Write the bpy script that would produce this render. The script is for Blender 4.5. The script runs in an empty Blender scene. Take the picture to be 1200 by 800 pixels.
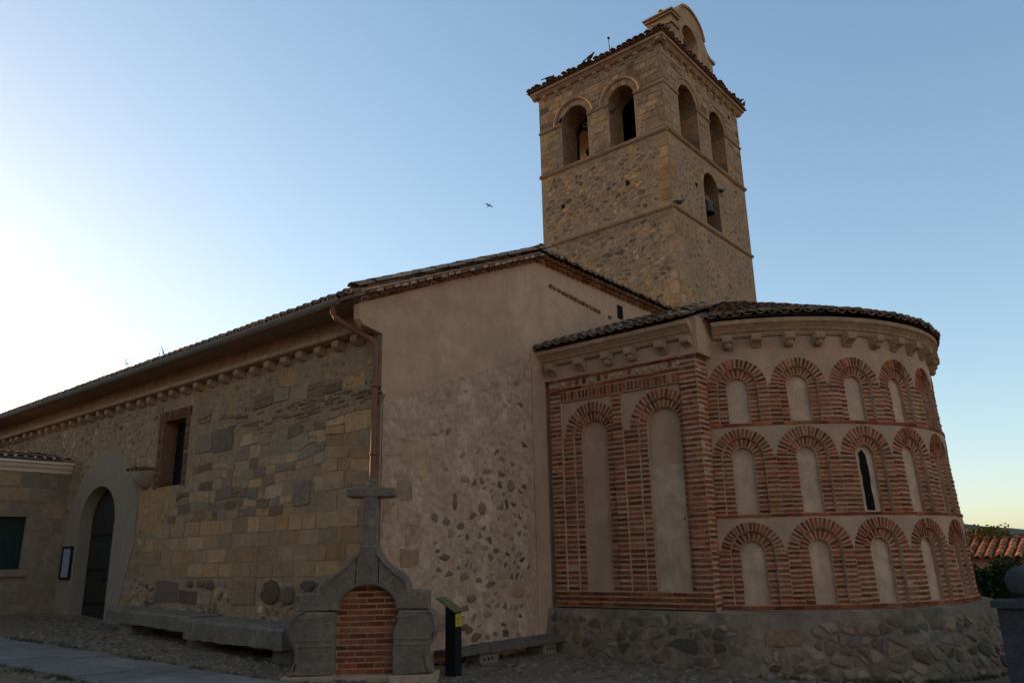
import bpy, math, random
from mathutils import Vector, Matrix
from mathutils.geometry import tessellate_polygon
from math import pi, sin, cos, radians as R_

# ---------------------------------------------------------------- camera, sky, sun, exposure
S = bpy.context.scene
C = S.collection
cam_d = bpy.data.cameras.new('camera'); cam = bpy.data.objects.new('camera', cam_d); C.objects.link(cam)
PITCH, ROLL, YAW = R_(15.518157), R_(-1.244612), R_(-39.623015)
_fw = Vector((sin(YAW)*cos(PITCH), cos(YAW)*cos(PITCH), sin(PITCH)))
_rt = Vector((cos(YAW), -sin(YAW), 0)); _up = _rt.cross(_fw)
_r2 = _rt*cos(ROLL)+_up*sin(ROLL); _u2 = _up*cos(ROLL)-_rt*sin(ROLL)
cam.matrix_world = Matrix(((_r2.x, _u2.x, -_fw.x, 0), (_r2.y, _u2.y, -_fw.y, 0), (_r2.z, _u2.z, -_fw.z, 1.6), (0, 0, 0, 1)))
cam_d.sensor_width = 36; cam_d.lens = 911.16/1200*36
cam_d.clip_start = .05; cam_d.clip_end = 3000
S.camera = cam

SUN_AZ, SUN_EL = R_(-92.0), R_(7.0)       # azimuth measured from +Y towards +X
W = bpy.data.worlds.new('World'); S.world = W; W.use_nodes = True
wn = W.node_tree.nodes; wl = W.node_tree.links; wn.clear()
sky = wn.new('ShaderNodeTexSky'); sky.sky_type = 'NISHITA'; sky.sun_disc = False
sky.sun_elevation = SUN_EL; sky.sun_rotation = SUN_AZ
sky.altitude = 1000; sky.air_density = 1.0; sky.dust_density = 1.6; sky.ozone_density = 1.9
bg = wn.new('ShaderNodeBackground'); bg.inputs['Strength'].default_value = .15
wo = wn.new('ShaderNodeOutputWorld')
# film-like shoulder on the very bright sky round the sun: c / (1 + .21 c)
_m = wn.new('ShaderNodeVectorMath'); _m.operation = 'MULTIPLY_ADD'; _m.inputs[1].default_value = (.21,)*3; _m.inputs[2].default_value = (1,)*3
_d = wn.new('ShaderNodeVectorMath'); _d.operation = 'DIVIDE'
wl.new(sky.outputs[0], _m.inputs[0]); wl.new(sky.outputs[0], _d.inputs[0]); wl.new(_m.outputs[0], _d.inputs[1]); wl.new(_d.outputs[0], bg.inputs[0]); wl.new(bg.outputs[0], wo.inputs[0])
sd = bpy.data.lights.new('sun', 'SUN'); sd.energy = 2.0; sd.angle = R_(.5); sd.color = (1, .72, .45)
so = bpy.data.objects.new('sun', sd); C.objects.link(so)
sv = Vector((sin(SUN_AZ)*cos(SUN_EL), cos(SUN_AZ)*cos(SUN_EL), sin(SUN_EL)))
so.rotation_euler = sv.to_track_quat('Z', 'Y').to_euler(); so.location = (-40, 0, 40)
vs = S.view_settings
vs.view_transform = 'Standard'; vs.look = 'None'; vs.gamma = 1; vs.use_curve_mapping = False
vs.exposure = 1.78

# ---------------------------------------------------------------- materials
def hexlin(*c):
    return tuple(c)+(1,)

WARM = (1.30, 1.06, .88)
def mat(name, base, var=.25, island=0., alt=None, alt_amt=.5, stain=None, stain_amt=.4, stain_scale=.7, noise=6., bump=.3, bscale=40., rough=.9, metal=0., detail=8, streak=0.):
    if max(base) > .1 and base[0] > base[2]:
        wm = lambda c: tuple(a*b for a, b in zip(c, WARM))
        base = wm(base); stain = wm(stain) if stain else None
        if alt: alt = [wm(a) for a in (alt if isinstance(alt, list) else [alt])]
    m = bpy.data.materials.new(name); m.use_nodes = True
    nt = m.node_tree; n = nt.nodes; l = nt.links; n.clear()
    out = n.new('ShaderNodeOutputMaterial'); p = n.new('ShaderNodeBsdfPrincipled'); l.new(p.outputs[0], out.inputs[0])
    p.inputs['Roughness'].default_value = rough; p.inputs['Metallic'].default_value = metal
    p.inputs['Specular IOR Level'].default_value = .25 if rough < .8 else .04; p.inputs['Diffuse Roughness'].default_value = .6 if rough > .8 else 0
    tc = n.new('ShaderNodeTexCoord'); co = tc.outputs['Object']
    def noise_(sc, det=detail, mp=None):
        t = n.new('ShaderNodeTexNoise'); t.inputs['Scale'].default_value = sc; t.inputs['Detail'].default_value = det
        t.inputs['Roughness'].default_value = .62
        l.new(mp if mp else co, t.inputs['Vector']); return t.outputs['Fac']
    def ramp(f, a, b, lo=0., hi=1.):
        r = n.new('ShaderNodeMapRange'); r.inputs[1].default_value = a; r.inputs[2].default_value = b
        r.inputs[3].default_value = lo; r.inputs[4].default_value = hi; l.new(f, r.inputs[0]); return r.outputs[0]
    def mix(f, a, b, mode='MIX'):
        x = n.new('ShaderNodeMix'); x.data_type = 'RGBA'; x.blend_type = mode
        if isinstance(f, float): x.inputs[0].default_value = f
        else: l.new(f, x.inputs[0])
        for k, v in ((6, a), (7, b)):
            if isinstance(v, tuple): x.inputs[k].default_value = v if len(v) == 4 else v+(1,)
            else: l.new(v, x.inputs[k])
        return x.outputs[2]
    col = base+(1,)
    geo = n.new('ShaderNodeNewGeometry'); isl = geo.outputs['Random Per Island']
    if alt:
        if not isinstance(alt, list): alt = [alt]
        cr = n.new('ShaderNodeValToRGB'); cr.color_ramp.interpolation = 'LINEAR'
        k = len(alt)
        cr.color_ramp.elements[0].position = 0; cr.color_ramp.elements[0].color = base+(1,)
        cr.color_ramp.elements[1].position = 1; cr.color_ramp.elements[1].color = alt[-1]+(1,)
        for i, a in enumerate(alt[:-1]):
            e = cr.color_ramp.elements.new((i+1)/k); e.color = a+(1,)
        l.new(isl if island else ramp(noise_(stain_scale*1.7, 5), .35, .65), cr.inputs[0]); col = cr.outputs[0]
    if stain:
        f = ramp(noise_(stain_scale, 9), .42, .68, 0., stain_amt); col = mix(f, col, stain)
    if streak:
        mp = n.new('ShaderNodeMapping'); mp.inputs['Scale'].default_value = (3, 3, .25); l.new(co, mp.inputs[0])
        col = mix(ramp(noise_(1., 6, mp.outputs[0]), .5, .75, 0., streak), col, tuple(c*.45 for c in base))
    f = ramp(noise_(noise, 8), .25, .75, 1-var, 1+var)
    if island:
        g = n.new('ShaderNodeMath'); g.operation = 'MULTIPLY'
        w = n.new('ShaderNodeTexWhiteNoise'); w.noise_dimensions = '1D'; l.new(isl, w.inputs['W'])
        l.new(ramp(w.outputs['Value'], 0, 1, 1-island, 1+island), g.inputs[0]); l.new(f, g.inputs[1]); f = g.outputs[0]
    vm = n.new('ShaderNodeVectorMath'); vm.operation = 'SCALE'
    if isinstance(col, tuple): vm.inputs[0].default_value = col[:3]
    else: l.new(col, vm.inputs[0])
    l.new(f, vm.inputs['Scale']); l.new(vm.outputs[0], p.inputs['Base Color'])
    if bump:
        b1 = n.new('ShaderNodeBump'); b1.inputs['Strength'].default_value = bump; b1.inputs['Distance'].default_value = .02
        b2 = n.new('ShaderNodeMath'); b2.operation = 'ADD'
        l.new(noise_(bscale, 6), b2.inputs[0])
        l.new(ramp(noise_(bscale*.2, 4), 0, 1, 0, 2.), b2.inputs[1]); l.new(b2.outputs[0], b1.inputs['Height']); l.new(b1.outputs[0], p.inputs['Normal'])
    return m

M = {}
M['plaster'] = mat('pinkish beige plaster', (.43, .305, .22), .14, alt=[(.39, .28, .205), (.45, .325, .24)], stain=(.33, .235, .17), stain_amt=.55, stain_scale=.55, noise=2.5, bump=.35, bscale=45, streak=.16)
M['plaster_panel'] = mat('pale apse plaster', (.52, .40, .305), .18, alt=[(.45, .345, .265), (.54, .425, .33)], stain=(.37, .275, .20), stain_amt=.6, stain_scale=1.6, noise=5, bump=.4, bscale=50, streak=.35)
M['lime'] = mat('pale rough lime mortar', (.42, .325, .25), .28, alt=[(.36, .27, .20), (.46, .37, .295)], stain=(.27, .195, .135), stain_amt=.5, stain_scale=1.1, noise=9, bump=.9, bscale=24)
M['mortar'] = mat('buff wall mortar', (.30, .22, .135), .3, alt=[(.26, .2, .14), (.34, .23, .12)], stain=(.17, .135, .1), stain_amt=.6, stain_scale=1.1, noise=8, bump=.9, bscale=26)
M['tower_mortar'] = mat('ochre tower mortar', (.345, .25, .165), .3, alt=[(.29, .215, .15), (.40, .265, .14)], stain=(.2, .155, .11), stain_amt=.45, stain_scale=.7, noise=9, bump=.9, bscale=22)
M['ochre'] = mat('ochre limestone ashlar', (.37, .225, .105), .25, .2, alt=[(.29, .20, .125), (.37, .255, .15), (.34, .195, .095)], stain=(.27, .20, .125), stain_amt=.6, stain_scale=1.3, noise=7, bump=.5, bscale=45, streak=.2)
M['buff'] = mat('buff sandstone', (.36, .25, .155), .25, .18, alt=[(.29, .21, .135), (.37, .265, .165)], stain=(.23, .18, .125), stain_amt=.55, stain_scale=1.3, noise=7, bump=.6, bscale=40)
M['grey'] = mat('grey granite block', (.205, .175, .145), .28, .25, alt=[(.165, .145, .12), (.245, .205, .155), (.21, .165, .12)], stain=(.25, .19, .13), stain_amt=.5, stain_scale=1.5, noise=16, bump=.6, bscale=60)
M['brown'] = mat('brown rubble stone', (.22, .145, .095), .3, .3, alt=[(.15, .11, .085), (.26, .165, .1), (.19, .165, .14)], stain=(.26, .2, .14), stain_amt=.4, stain_scale=1.6, noise=14, bump=.8, bscale=45)
M['dark'] = mat('dark fieldstone', (.115, .09, .07), .3, .3, alt=[(.17, .115, .08), (.11, .10, .09), (.2, .145, .1)], noise=16, bump=.8, bscale=45)
M['plinth_mortar'] = mat('grey plinth mortar', (.25, .20, .15), .3, alt=[(.19, .155, .12), (.31, .24, .175)], stain=(.10, .085, .07), stain_amt=.6, stain_scale=1.0, noise=9, bump=1., bscale=22)
M['brick'] = mat('red brick', (.24, .066, .029), .3, .42, alt=[(.14, .044, .025), (.30, .095, .043), (.205, .062, .031)], stain=(.27, .15, .095), stain_amt=.42, stain_scale=1.5, noise=18, bump=.6, bscale=60)
M['old_brick'] = mat('faded old brick', (.15, .07, .045), .3, .35, alt=[(.11, .055, .038), (.18, .095, .06)], stain=(.2, .15, .1), stain_amt=.5, stain_scale=3, noise=18, bump=.6, bscale=60)
M['joint'] = mat('pinkish brick mortar', (.42, .30, .205), .25, stain=(.26, .165, .11), stain_amt=.6, stain_scale=1.2, noise=10, bump=.7, bscale=50)
M['trim'] = mat('weathered limestone moulding', (.34, .245, .165), .25, stain=(.19, .15, .11), stain_amt=.55, stain_scale=2.2, noise=8, bump=.5, bscale=35)
M['granite'] = mat('lichened grey granite', (.20, .172, .145), .3, alt=[(.165, .145, .125), (.225, .19, .15)], stain=(.09, .085, .08), stain_amt=.55, stain_scale=2.4, noise=22, bump=.7, bscale=70)
M['tile'] = mat('weathered roof tile', (.21, .15, .115), .35, .35, alt=[(.17, .135, .11), (.26, .165, .115), (.22, .185, .155)], stain=(.13, .12, .10), stain_amt=.6, stain_scale=3, noise=20, bump=.5, bscale=60)
M['red_tile'] = mat('terracotta verge tile', (.26, .11, .065), .3, .3, alt=[(.2, .09, .06), (.30, .15, .09)], stain=(.1, .08, .06), stain_amt=.4, stain_scale=3, noise=20, bump=.4, bscale=60)
M['orange_tile'] = mat('orange roof tile', (.33, .14, .065), .3, .35, alt=[(.24, .10, .055), (.38, .2, .11)], stain=(.16, .1, .06), stain_amt=.5, stain_scale=2, noise=20, bump=.4, bscale=60)
M['copper'] = mat('brown painted copper', (.15, .07, .048), .2, noise=10, bump=.1, rough=.75)
M['zinc'] = mat('dull zinc', (.15, .14, .13), .15, noise=10, bump=.1, rough=.7, metal=.1)
M['soffit'] = mat('grey soffit boards', (.24, .20, .165), .2, noise=14, bump=.3)
M['void'] = mat('painted dark of holes and gaps', (.014, .012, .010), .2, bump=.2)  # near-black colour painted for the shade inside holes and openings
M['belfry'] = mat('shadowed belfry plaster', (.075, .052, .036), .25, noise=6, bump=.5)  # plaster darkened in colour to carry the shade of the bell chamber
M['door'] = mat('dark oak planks', (.04, .029, .021), .35, noise=12, bump=.4, rough=.7)
M['glass'] = mat('dark window glass', (.012, .014, .013), .1, bump=0, rough=.12)
M['iron'] = mat('black iron', (.012, .012, .012), .2, noise=20, bump=.1, rough=.55, metal=.3)
M['bronze'] = mat('dark bronze', (.06, .055, .045), .3, noise=20, bump=.2, rough=.5, metal=.7)
M['wood'] = mat('weathered grey timber', (.13, .115, .10), .3, stain=(.07, .06, .05), stain_amt=.5, stain_scale=4, noise=20, bump=.6, bscale=70)
M['concrete'] = mat('concrete block', (.19, .17, .145), .25, stain=(.11, .10, .085), noise=18, bump=.5, bscale=80)
M['white'] = mat('white painted moulding', (.62, .56, .49), .1, stain=(.4, .35, .3), stain_amt=.4, stain_scale=3, bump=.1)
M['annex'] = mat('grey ochre annex plaster', (.27, .225, .16), .25, alt=[(.22, .19, .145), (.31, .24, .155)], stain=(.13, .115, .09), stain_amt=.5, stain_scale=1.2, noise=7, bump=.8, bscale=26)
M['surround'] = mat('smooth grey render', (.235, .20, .16), .14, stain=(.22, .19, .16), stain_amt=.45, stain_scale=1., noise=5, bump=.2, bscale=60)
M['panel_y'] = mat('yellow green sign panel', (.12, .115, .045), .25, stain=(.08, .075, .04), stain_amt=.5, stain_scale=9, bump=.05, rough=.4)
M['yellow'] = mat('yellow plate', (.42, .33, .03), .1, bump=0, rough=.4)
M['paper'] = mat('pale notice paper', (.36, .39, .41), .12, noise=30, bump=0, rough=.25)
M['ink'] = mat('printed ink', (.06, .07, .08), .1, bump=0)
M['pigeon'] = mat('slate pigeon feathers', (.055, .06, .07), .3, noise=30, bump=.1)
M['leaf'] = mat('dark hedge leaf', (.028, .05, .018), .3, .5, alt=[(.02, .035, .012), (.05, .075, .022)], noise=3, bump=0)
M['weed'] = mat('dry weed', (.09, .085, .035), .3, .4, alt=[(.05, .06, .02), (.16, .13, .06)], bump=0)
M['cobble'] = mat('river cobble', (.135, .105, .08), .25, .4, alt=[(.10, .085, .07), (.17, .125, .09), (.13, .12, .11)], noise=12, bump=.4, bscale=60, rough=.75)
M['earth'] = mat('packed earth and gravel', (.15, .115, .085), .3, stain=(.10, .08, .06), stain_amt=.6, stain_scale=.8, noise=9, bump=.9, bscale=20)
M['flag'] = mat('blue grey flagstone', (.165, .16, .155), .25, .18, alt=[(.145, .14, .14), (.19, .18, .165)], stain=(.09, .085, .08), stain_amt=.5, stain_scale=2, noise=14, bump=.5, bscale=50, rough=.7)
M['dark_stone'] = mat('dark grey stone', (.085, .08, .078), .3, stain=(.05, .05, .048), stain_amt=.5, stain_scale=3, noise=20, bump=.6)  # dark grey base with darker mottling
M['hill'] = mat('hazy hillside', (.10, .11, .10), .2, noise=.05, bump=0)
M['house'] = mat('rendered house wall', (.5, .4, .3), .15, stain=(.25, .2, .15), bump=.3)

# ---------------------------------------------------------------- mesh helpers
ORG = {}
class MB:
    def __init__(s): s.v = []; s.f = []; s.m = []; s.sm = []
    def add(s, vs, fs, mi=0, smooth=False):
        o = len(s.v); s.v += [tuple(p) for p in vs]
        for f in fs: s.f.append(tuple(i+o for i in f)); s.m.append(mi); s.sm.append(smooth)
    def box(s, fn, u0, u1, v0, v1, w0, w1, mi=0, jit=0, rng=None, back=False):
        j = (lambda: rng.uniform(-jit, jit)) if jit else (lambda: 0)
        c = [(u0, v0), (u1, v0), (u1, v1), (u0, v1)]
        A = [(a+j(), b+j()) for a, b in c]
        wj = j()
        vs = [fn(a, b, w0) for a, b in A]+[fn(a, b, w1+wj+j()*.4) for a, b in A]
        fs = [(4, 5, 6, 7), (0, 1, 5, 4), (1, 2, 6, 5), (2, 3, 7, 6), (3, 0, 4, 7)]
        if back: fs.append((3, 2, 1, 0))
        s.add(vs, fs, mi)
    def build(s, name, mats, parent=None, org=None, link=True):
        me = bpy.data.meshes.new(name)
        o3 = Vector(org) if org is not None else (ORG[parent.name] if parent else Vector((0, 0, 0)))
        me.from_pydata([(a-o3.x, b-o3.y, c-o3.z) for a, b, c in s.v], [], s.f)
        if isinstance(mats, str): mats = [mats]
        for m in mats: me.materials.append(M[m])
        me.polygons.foreach_set('material_index', s.m); me.polygons.foreach_set('use_smooth', s.sm); me.update()
        ob = bpy.data.objects.new(name, me); C.objects.link(ob)
        if parent:
            ob.parent = parent; ORG[ob.name] = ORG[parent.name]
            if org is not None: ob.location = o3-ORG[parent.name]; ORG[ob.name] = o3
        else:
            ob.location = o3; ORG[ob.name] = o3
        return ob

def tag(o, label=None, cat=None, group=None, kind=None):
    for k, v in (('label', label), ('category', cat), ('group', group), ('kind', kind)):
        if v: o[k] = v
    return o
def thing(name, loc, label, cat, group=None):
    o = bpy.data.objects.new(name, None); C.objects.link(o); o.location = loc; o.empty_display_size = .2
    ORG[o.name] = Vector(loc); return tag(o, label, cat, group)
def xyz(a, b, c): return (a, b, c)

def sheet(mb, fn, outer, holes=(), w=0., mi=0):
    polys = [[Vector((a, b, 0)) for a, b in p] for p in [outer]+list(holes)]
    tri = tessellate_polygon(polys); flat = [p for q in polys for p in q]
    mb.add([fn(p.x, p.y, w) for p in flat], [tuple(t) for t in tri], mi)
def rim(mb, fn, pts, w0, w1, mi=0, closed=True, smooth=False):
    n = len(pts); vs = [fn(a, b, w0) for a, b in pts]+[fn(a, b, w1) for a, b in pts]
    mb.add(vs, [(i, (i+1) % n, n+(i+1) % n, n+i) for i in range(n if closed else n-1)], mi, smooth)
def prism(mb, fn, pts, w0, w1, mi=0, bev=.0):
    if bev:
        cx = sum(p[0] for p in pts)/len(pts); cy = sum(p[1] for p in pts)/len(pts)
        ins = offset(pts, bev)
        sheet(mb, fn, ins, w=w1, mi=mi); n = len(pts)
        vs = [fn(a, b, w1-bev) for a, b in pts]+[fn(a, b, w1) for a, b in ins]
        mb.add(vs, [(i, (i+1) % n, n+(i+1) % n, n+i) for i in range(n)], mi)
        rim(mb, fn, pts, w0, w1-bev, mi)
    else:
        sheet(mb, fn, pts, w=w1, mi=mi); rim(mb, fn, pts, w0, w1, mi)
    sheet(mb, fn, pts, w=w0, mi=mi)
def offset(pts, d):
    n = len(pts); A = sum(pts[i][0]*pts[(i+1) % n][1]-pts[(i+1) % n][0]*pts[i][1] for i in range(n))
    sg = 1 if A > 0 else -1; out = []
    for i in range(n):
        p0, p, p1 = Vector(pts[i-1]), Vector(pts[i]), Vector(pts[(i+1) % n])
        a = (p-p0).normalized(); b = (p1-p).normalized()
        n1 = Vector((-a.y, a.x))*sg; n2 = Vector((-b.y, b.x))*sg; m = n1+n2
        if m.length < .2: m = n1
        m.normalize(); k = d/max(.5, m.dot(n1)); out.append((p.x+m.x*k, p.y+m.y*k))
    return out
def arch_pts(cu, half, v0, spring, n=14, rise=None):
    rise = rise or half
    return [(cu-half, v0)]+[(cu-half*cos(pi*i/n), spring+rise*sin(pi*i/n)) for i in range(n+1)]+[(cu+half, v0)]
def stone(mb, fn, cu, cv, ru, rv, h, mi, rng, n=9, rot=0., pw=2.6, base=-.012):
    ph = rng.uniform(0, 6.28); cr, sr = cos(rot), sin(rot); rad = []
    for i in range(n):
        a = ph+2*pi*i/n; k = rng.uniform(.84, 1.08)/((abs(cos(a))**pw+abs(sin(a))**pw)**(1/pw))
        rad.append((cos(a)*k, sin(a)*k))
    vs = []
    for s, w in ((1., base), (.93, h*.85), (.7, h)):
        for x, y in rad:
            a, b = x*ru*s, y*rv*s; vs.append(fn(cu+a*cr-b*sr, cv+a*sr+b*cr, w+rng.uniform(-.12, .12)*h*(s < 1)))
    vs.append(fn(cu, cv, h*1.05))
    fs = [(r*n+i, r*n+(i+1) % n, (r+1)*n+(i+1) % n, (r+1)*n+i) for r in range(2) for i in range(n)]
    fs += [(2*n+i, 2*n+(i+1) % n, 3*n) for i in range(n)]
    mb.add(vs, fs, mi, True)
def ashlar(mb, fn, u0, u1, v0, v1, h, mi, rng, rough=.012, base=-.012):
    w_, h_ = u1-u0, v1-v0; c = min(w_, h_)*rng.uniform(.04, .15)
    P = []
    for (a, b, sx, sy) in ((u0, v0, 1, 1), (u1, v0, -1, 1), (u1, v1, -1, -1), (u0, v1, 1, -1)):
        p1 = (a+sx*c*rng.uniform(.3, 1), b+rng.uniform(-rough, rough)); p2 = (a+rng.uniform(-rough, rough), b+sy*c*rng.uniform(.3, 1))
        P += [p1, p2] if sx*sy < 0 else [p2, p1]
        # mid-edge point, slightly wavy
    Q = []
    for i in range(8):
        Q.append(P[i]); a, b = P[i], P[(i+1) % 8]
        if i % 2 == 1: Q.append(((a[0]+b[0])/2+rng.uniform(-rough, rough), (a[1]+b[1])/2+rng.uniform(-rough, rough)))
    n = len(Q); cu = sum(p[0] for p in Q)/n; cv = sum(p[1] for p in Q)/n
    i1 = [(cu+(a-cu)*(1-.012/w_), cv+(b-cv)*(1-.012/h_)) for a, b in Q]
    tilt = rng.uniform(-.004, .004)
    vs = [fn(a, b, base) for a, b in Q]+[fn(a, b, h+tilt*(1 if a > cu else -1)) for a, b in i1]+[fn(cu, cv, h*1.02)]
    mb.add(vs, [(i, (i+1) % n, n+(i+1) % n, n+i) for i in range(n)]+[(n+i, n+(i+1) % n, 2*n) for i in range(n)], mi, False)
def darts(rng, u0, u1, v0, v1, sizes, tries, ok, asp=(1.2, 1.9), gap=.012, pack=1.0):
    out = []; cell = max(sizes)*2.2; grid = {}
    for si, rmax in enumerate(sizes):
        for _ in range(tries[si]):
            a = rng.uniform(*asp); rv = rmax*rng.uniform(.75, 1)/math.sqrt(a); ru = rv*a
            u = rng.uniform(u0, u1); v = rng.uniform(v0, v1)
            if not ok(u, v, ru, rv): continue
            gx, gy = int(u//cell), int(v//cell); bad = False
            for i in (-1, 0, 1):
                for j in (-1, 0, 1):
                    for (q, w, pu, pv) in grid.get((gx+i, gy+j), ()):
                        du = (u-q)/(ru+pu+gap); dv = (v-w)/(rv+pv+gap)
                        if abs(du)**2.6+abs(dv)**2.6 < pack: bad = True; break
                    if bad: break
                if bad: break
            if bad: continue
            grid.setdefault((gx, gy), []).append((u, v, ru, rv)); out.append((u, v, ru, rv))
    return out
def clip(poly, px, py, nx_, ny_):
    out = []
    for i in range(len(poly)):
        a, b = poly[i-1], poly[i]
        da = (a[0]-px)*nx_+(a[1]-py)*ny_; db = (b[0]-px)*nx_+(b[1]-py)*ny_
        if da <= 0:
            if db <= 0: out.append(b)
            else: t = da/(da-db); out.append((a[0]+(b[0]-a[0])*t, a[1]+(b[1]-a[1])*t))
        elif db <= 0:
            t = da/(da-db); out.append((a[0]+(b[0]-a[0])*t, a[1]+(b[1]-a[1])*t)); out.append(b)
    return out
def rubble(mb, fn, rng, u0, u1, v0, v1, cw, ch, pick, ok=None, gap=.014, hgt=(.004, .02), shrink=(.0, .25), base=-.012, jit=.46, sub=.25):
    '''random rubble: jittered cells, each a chipped flat-faced stone'''
    nu = max(1, int((u1-u0)/cw)); nv = max(1, int((v1-v0)/ch)); P = {}
    for j in range(-1, nv+1):
        for i in range(-1, nu+1):
            x = u0+(i+.5+(.5 if j % 2 else 0)+rng.uniform(-jit, jit))*cw; y = v0+(j+.5+rng.uniform(-jit, jit))*ch
            P[i, j] = [(x, y)]
            if rng.random() < sub: P[i, j].append((x+rng.uniform(.3, .5)*cw*rng.choice((-1, 1)), y+rng.uniform(-.45, .45)*ch))
    k = ch/cw
    for (i, j), L_ in P.items():
        if not (0 <= i < nu and 0 <= j < nv): continue
        nb = [q for a in range(-2, 3) for b in range(-2, 3) for q in P.get((i+a, j+b), ())]
        for c in L_:
            poly = [(c[0]-2*cw, c[1]-2*ch), (c[0]+2*cw, c[1]-2*ch), (c[0]+2*cw, c[1]+2*ch), (c[0]-2*cw, c[1]+2*ch)]
            for q in nb:
                if q is c: continue
                dx, dy = (q[0]-c[0])*k, q[1]-c[1]; d = math.hypot(dx, dy)
                if d < 1e-6: continue
                poly = clip(poly, (q[0]+c[0])/2-dx/d*gap/2, (q[1]+c[1])/2-dy/d*gap/2, dx/d*k, dy/d)
                if len(poly) < 3: break
            if len(poly) < 3: continue
            cx_ = sum(p[0] for p in poly)/len(poly); cy_2 = sum(p[1] for p in poly)/len(poly)
            ru = max(abs(p[0]-cx_) for p in poly); rv = max(abs(p[1]-cy_2) for p in poly)
            if ru < .02 or rv < .015: continue
            if cx_-ru*.8 < u0 or cx_+ru*.8 > u1 or cy_2-rv*.8 < v0 or cy_2+rv*.8 > v1: continue
            if ok and not ok(cx_, cy_2, ru, rv): continue
            m = pick(cx_, cy_2)
            if m is None: continue
            sh_ = 1-rng.uniform(*shrink)
            poly = [(cx_+(a-cx_)*sh_*rng.uniform(.94, 1.02), cy_2+(b-cy_2)*sh_*rng.uniform(.94, 1.02)) for a, b in poly]
            rp = []
            for t in range(len(poly)):
                p0, p, p1 = poly[t-1], poly[t], poly[(t+1) % len(poly)]
                f = rng.uniform(.07, .24)
                rp.append((p[0]+(p0[0]-p[0])*f, p[1]+(p0[1]-p[1])*f)); f = rng.uniform(.07, .24); rp.append((p[0]+(p1[0]-p[0])*f, p[1]+(p1[1]-p[1])*f))
            n = len(rp); h = rng.uniform(*hgt); tx, ty = rng.uniform(-.04, .04), rng.uniform(-.06, .06); vs = []
            e = min(.012/max(min(ru, rv), .03), .3)
            for sc_, w in ((1, None), (1-e, .8), (.55, 1.0)):
                for a, b in rp:
                    x, y = (a-cx_)*sc_, (b-cy_2)*sc_
                    vs.append(fn(cx_+x, cy_2+y, base if w is None else h*w+x*tx+y*ty+rng.uniform(-.0015, .0015)))
            vs.append(fn(cx_, cy_2, h*1.05))
            fs = [(r*n+t, r*n+(t+1) % n, (r+1)*n+(t+1) % n, (r+1)*n+t) for r in range(2) for t in range(n)]+[(2*n+t, 2*n+(t+1) % n, 3*n) for t in range(n)]
            mb.add(vs, fs, mi_(m), rng.random() < .3)
def mi_(m): return m
def brick_rows(mb, fn, u0, u1, v0, v1, w0, w1, pitch, cols, mi, rng, th=.55, skip=None, drop=.0):
    """courses of bricks; cols = fixed joint positions or None for running bond"""
    n = max(1, round((v1-v0)/pitch)); p = (v1-v0)/n
    for i in range(n):
        a = v0+i*p+p*(1-th)/2+rng.uniform(-.003, .003); b = a+p*th+rng.uniform(-.004, .004)
        if cols: edges = list(cols)
        else:
            edges = [u0]; x = u0+(rng.uniform(.10, .16) if i % 2 else rng.uniform(.22, .3))
            while x < u1-.08: edges.append(x); x += rng.uniform(.22, .30)
            edges.append(u1)
        for e0, e1 in zip(edges, edges[1:]):
            if rng.random() < drop: continue
            if skip and skip((e0+e1)/2, (a+b)/2): continue
            mb.box(fn, e0+.008, e1-.008, a, b, w0, w1+rng.uniform(-.006, .005), mi, .0045, rng)
def ring_bricks(mb, fn, cu, cv, r0, r1, n, w0, w1, mi, rng, a0=0., a1=pi, th=.54):
    for i in range(n):
        a = a0+(a1-a0)*(i+.5)/n+rng.uniform(-.01, .01); d = (a1-a0)/n*th/2
        j = rng.uniform(-.006, .006); wj = w1+rng.uniform(-.006, .005)
        q = [(r0+.006, a-d*1.05), (r1-.006+j, a-d), (r1-.006+j, a+d), (r0+.006, a+d*1.05)]
        pts = [(cu-r*cos(t), cv+r*sin(t)) for r, t in q]
        vs = [fn(x, y, w0) for x, y in pts]+[fn(x, y, wj) for x, y in pts]
        mb.add(vs, [(4, 5, 6, 7), (0, 1, 5, 4), (1, 2, 6, 5), (2, 3, 7, 6), (3, 0, 4, 7)], mi)
def annulus(mb, fn, cu, cv, r0, r1, w, mi, n=16, a0=0., a1=pi):
    vs = []
    for i in range(n+1):
        t = a0+(a1-a0)*i/n
        vs += [fn(cu-r0*cos(t), cv+r0*sin(t), w), fn(cu-r1*cos(t), cv+r1*sin(t), w)]
    mb.add(vs, [(2*i, 2*i+1, 2*i+3, 2*i+2) for i in range(n)], mi)
def sweep(mb, path, prof, mi=0, closed=False, smooth=False, caps=True):
    """path: list of (point, outward, up); prof: list of (out, up)"""
    n = len(prof); vs = []
    for p, o, u in path:
        for a, b in prof: vs.append(Vector(p)+Vector(o)*a+Vector(u)*b)
    k = len(path); fs = []
    for i in range(k-1):
        for j in range(n):
            fs.append((i*n+j, i*n+(j+1) % n, (i+1)*n+(j+1) % n, (i+1)*n+j))
    if caps: fs += [tuple(range(n)), tuple(range((k-1)*n, k*n))]
    mb.add(vs, fs, mi, smooth)
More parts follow.
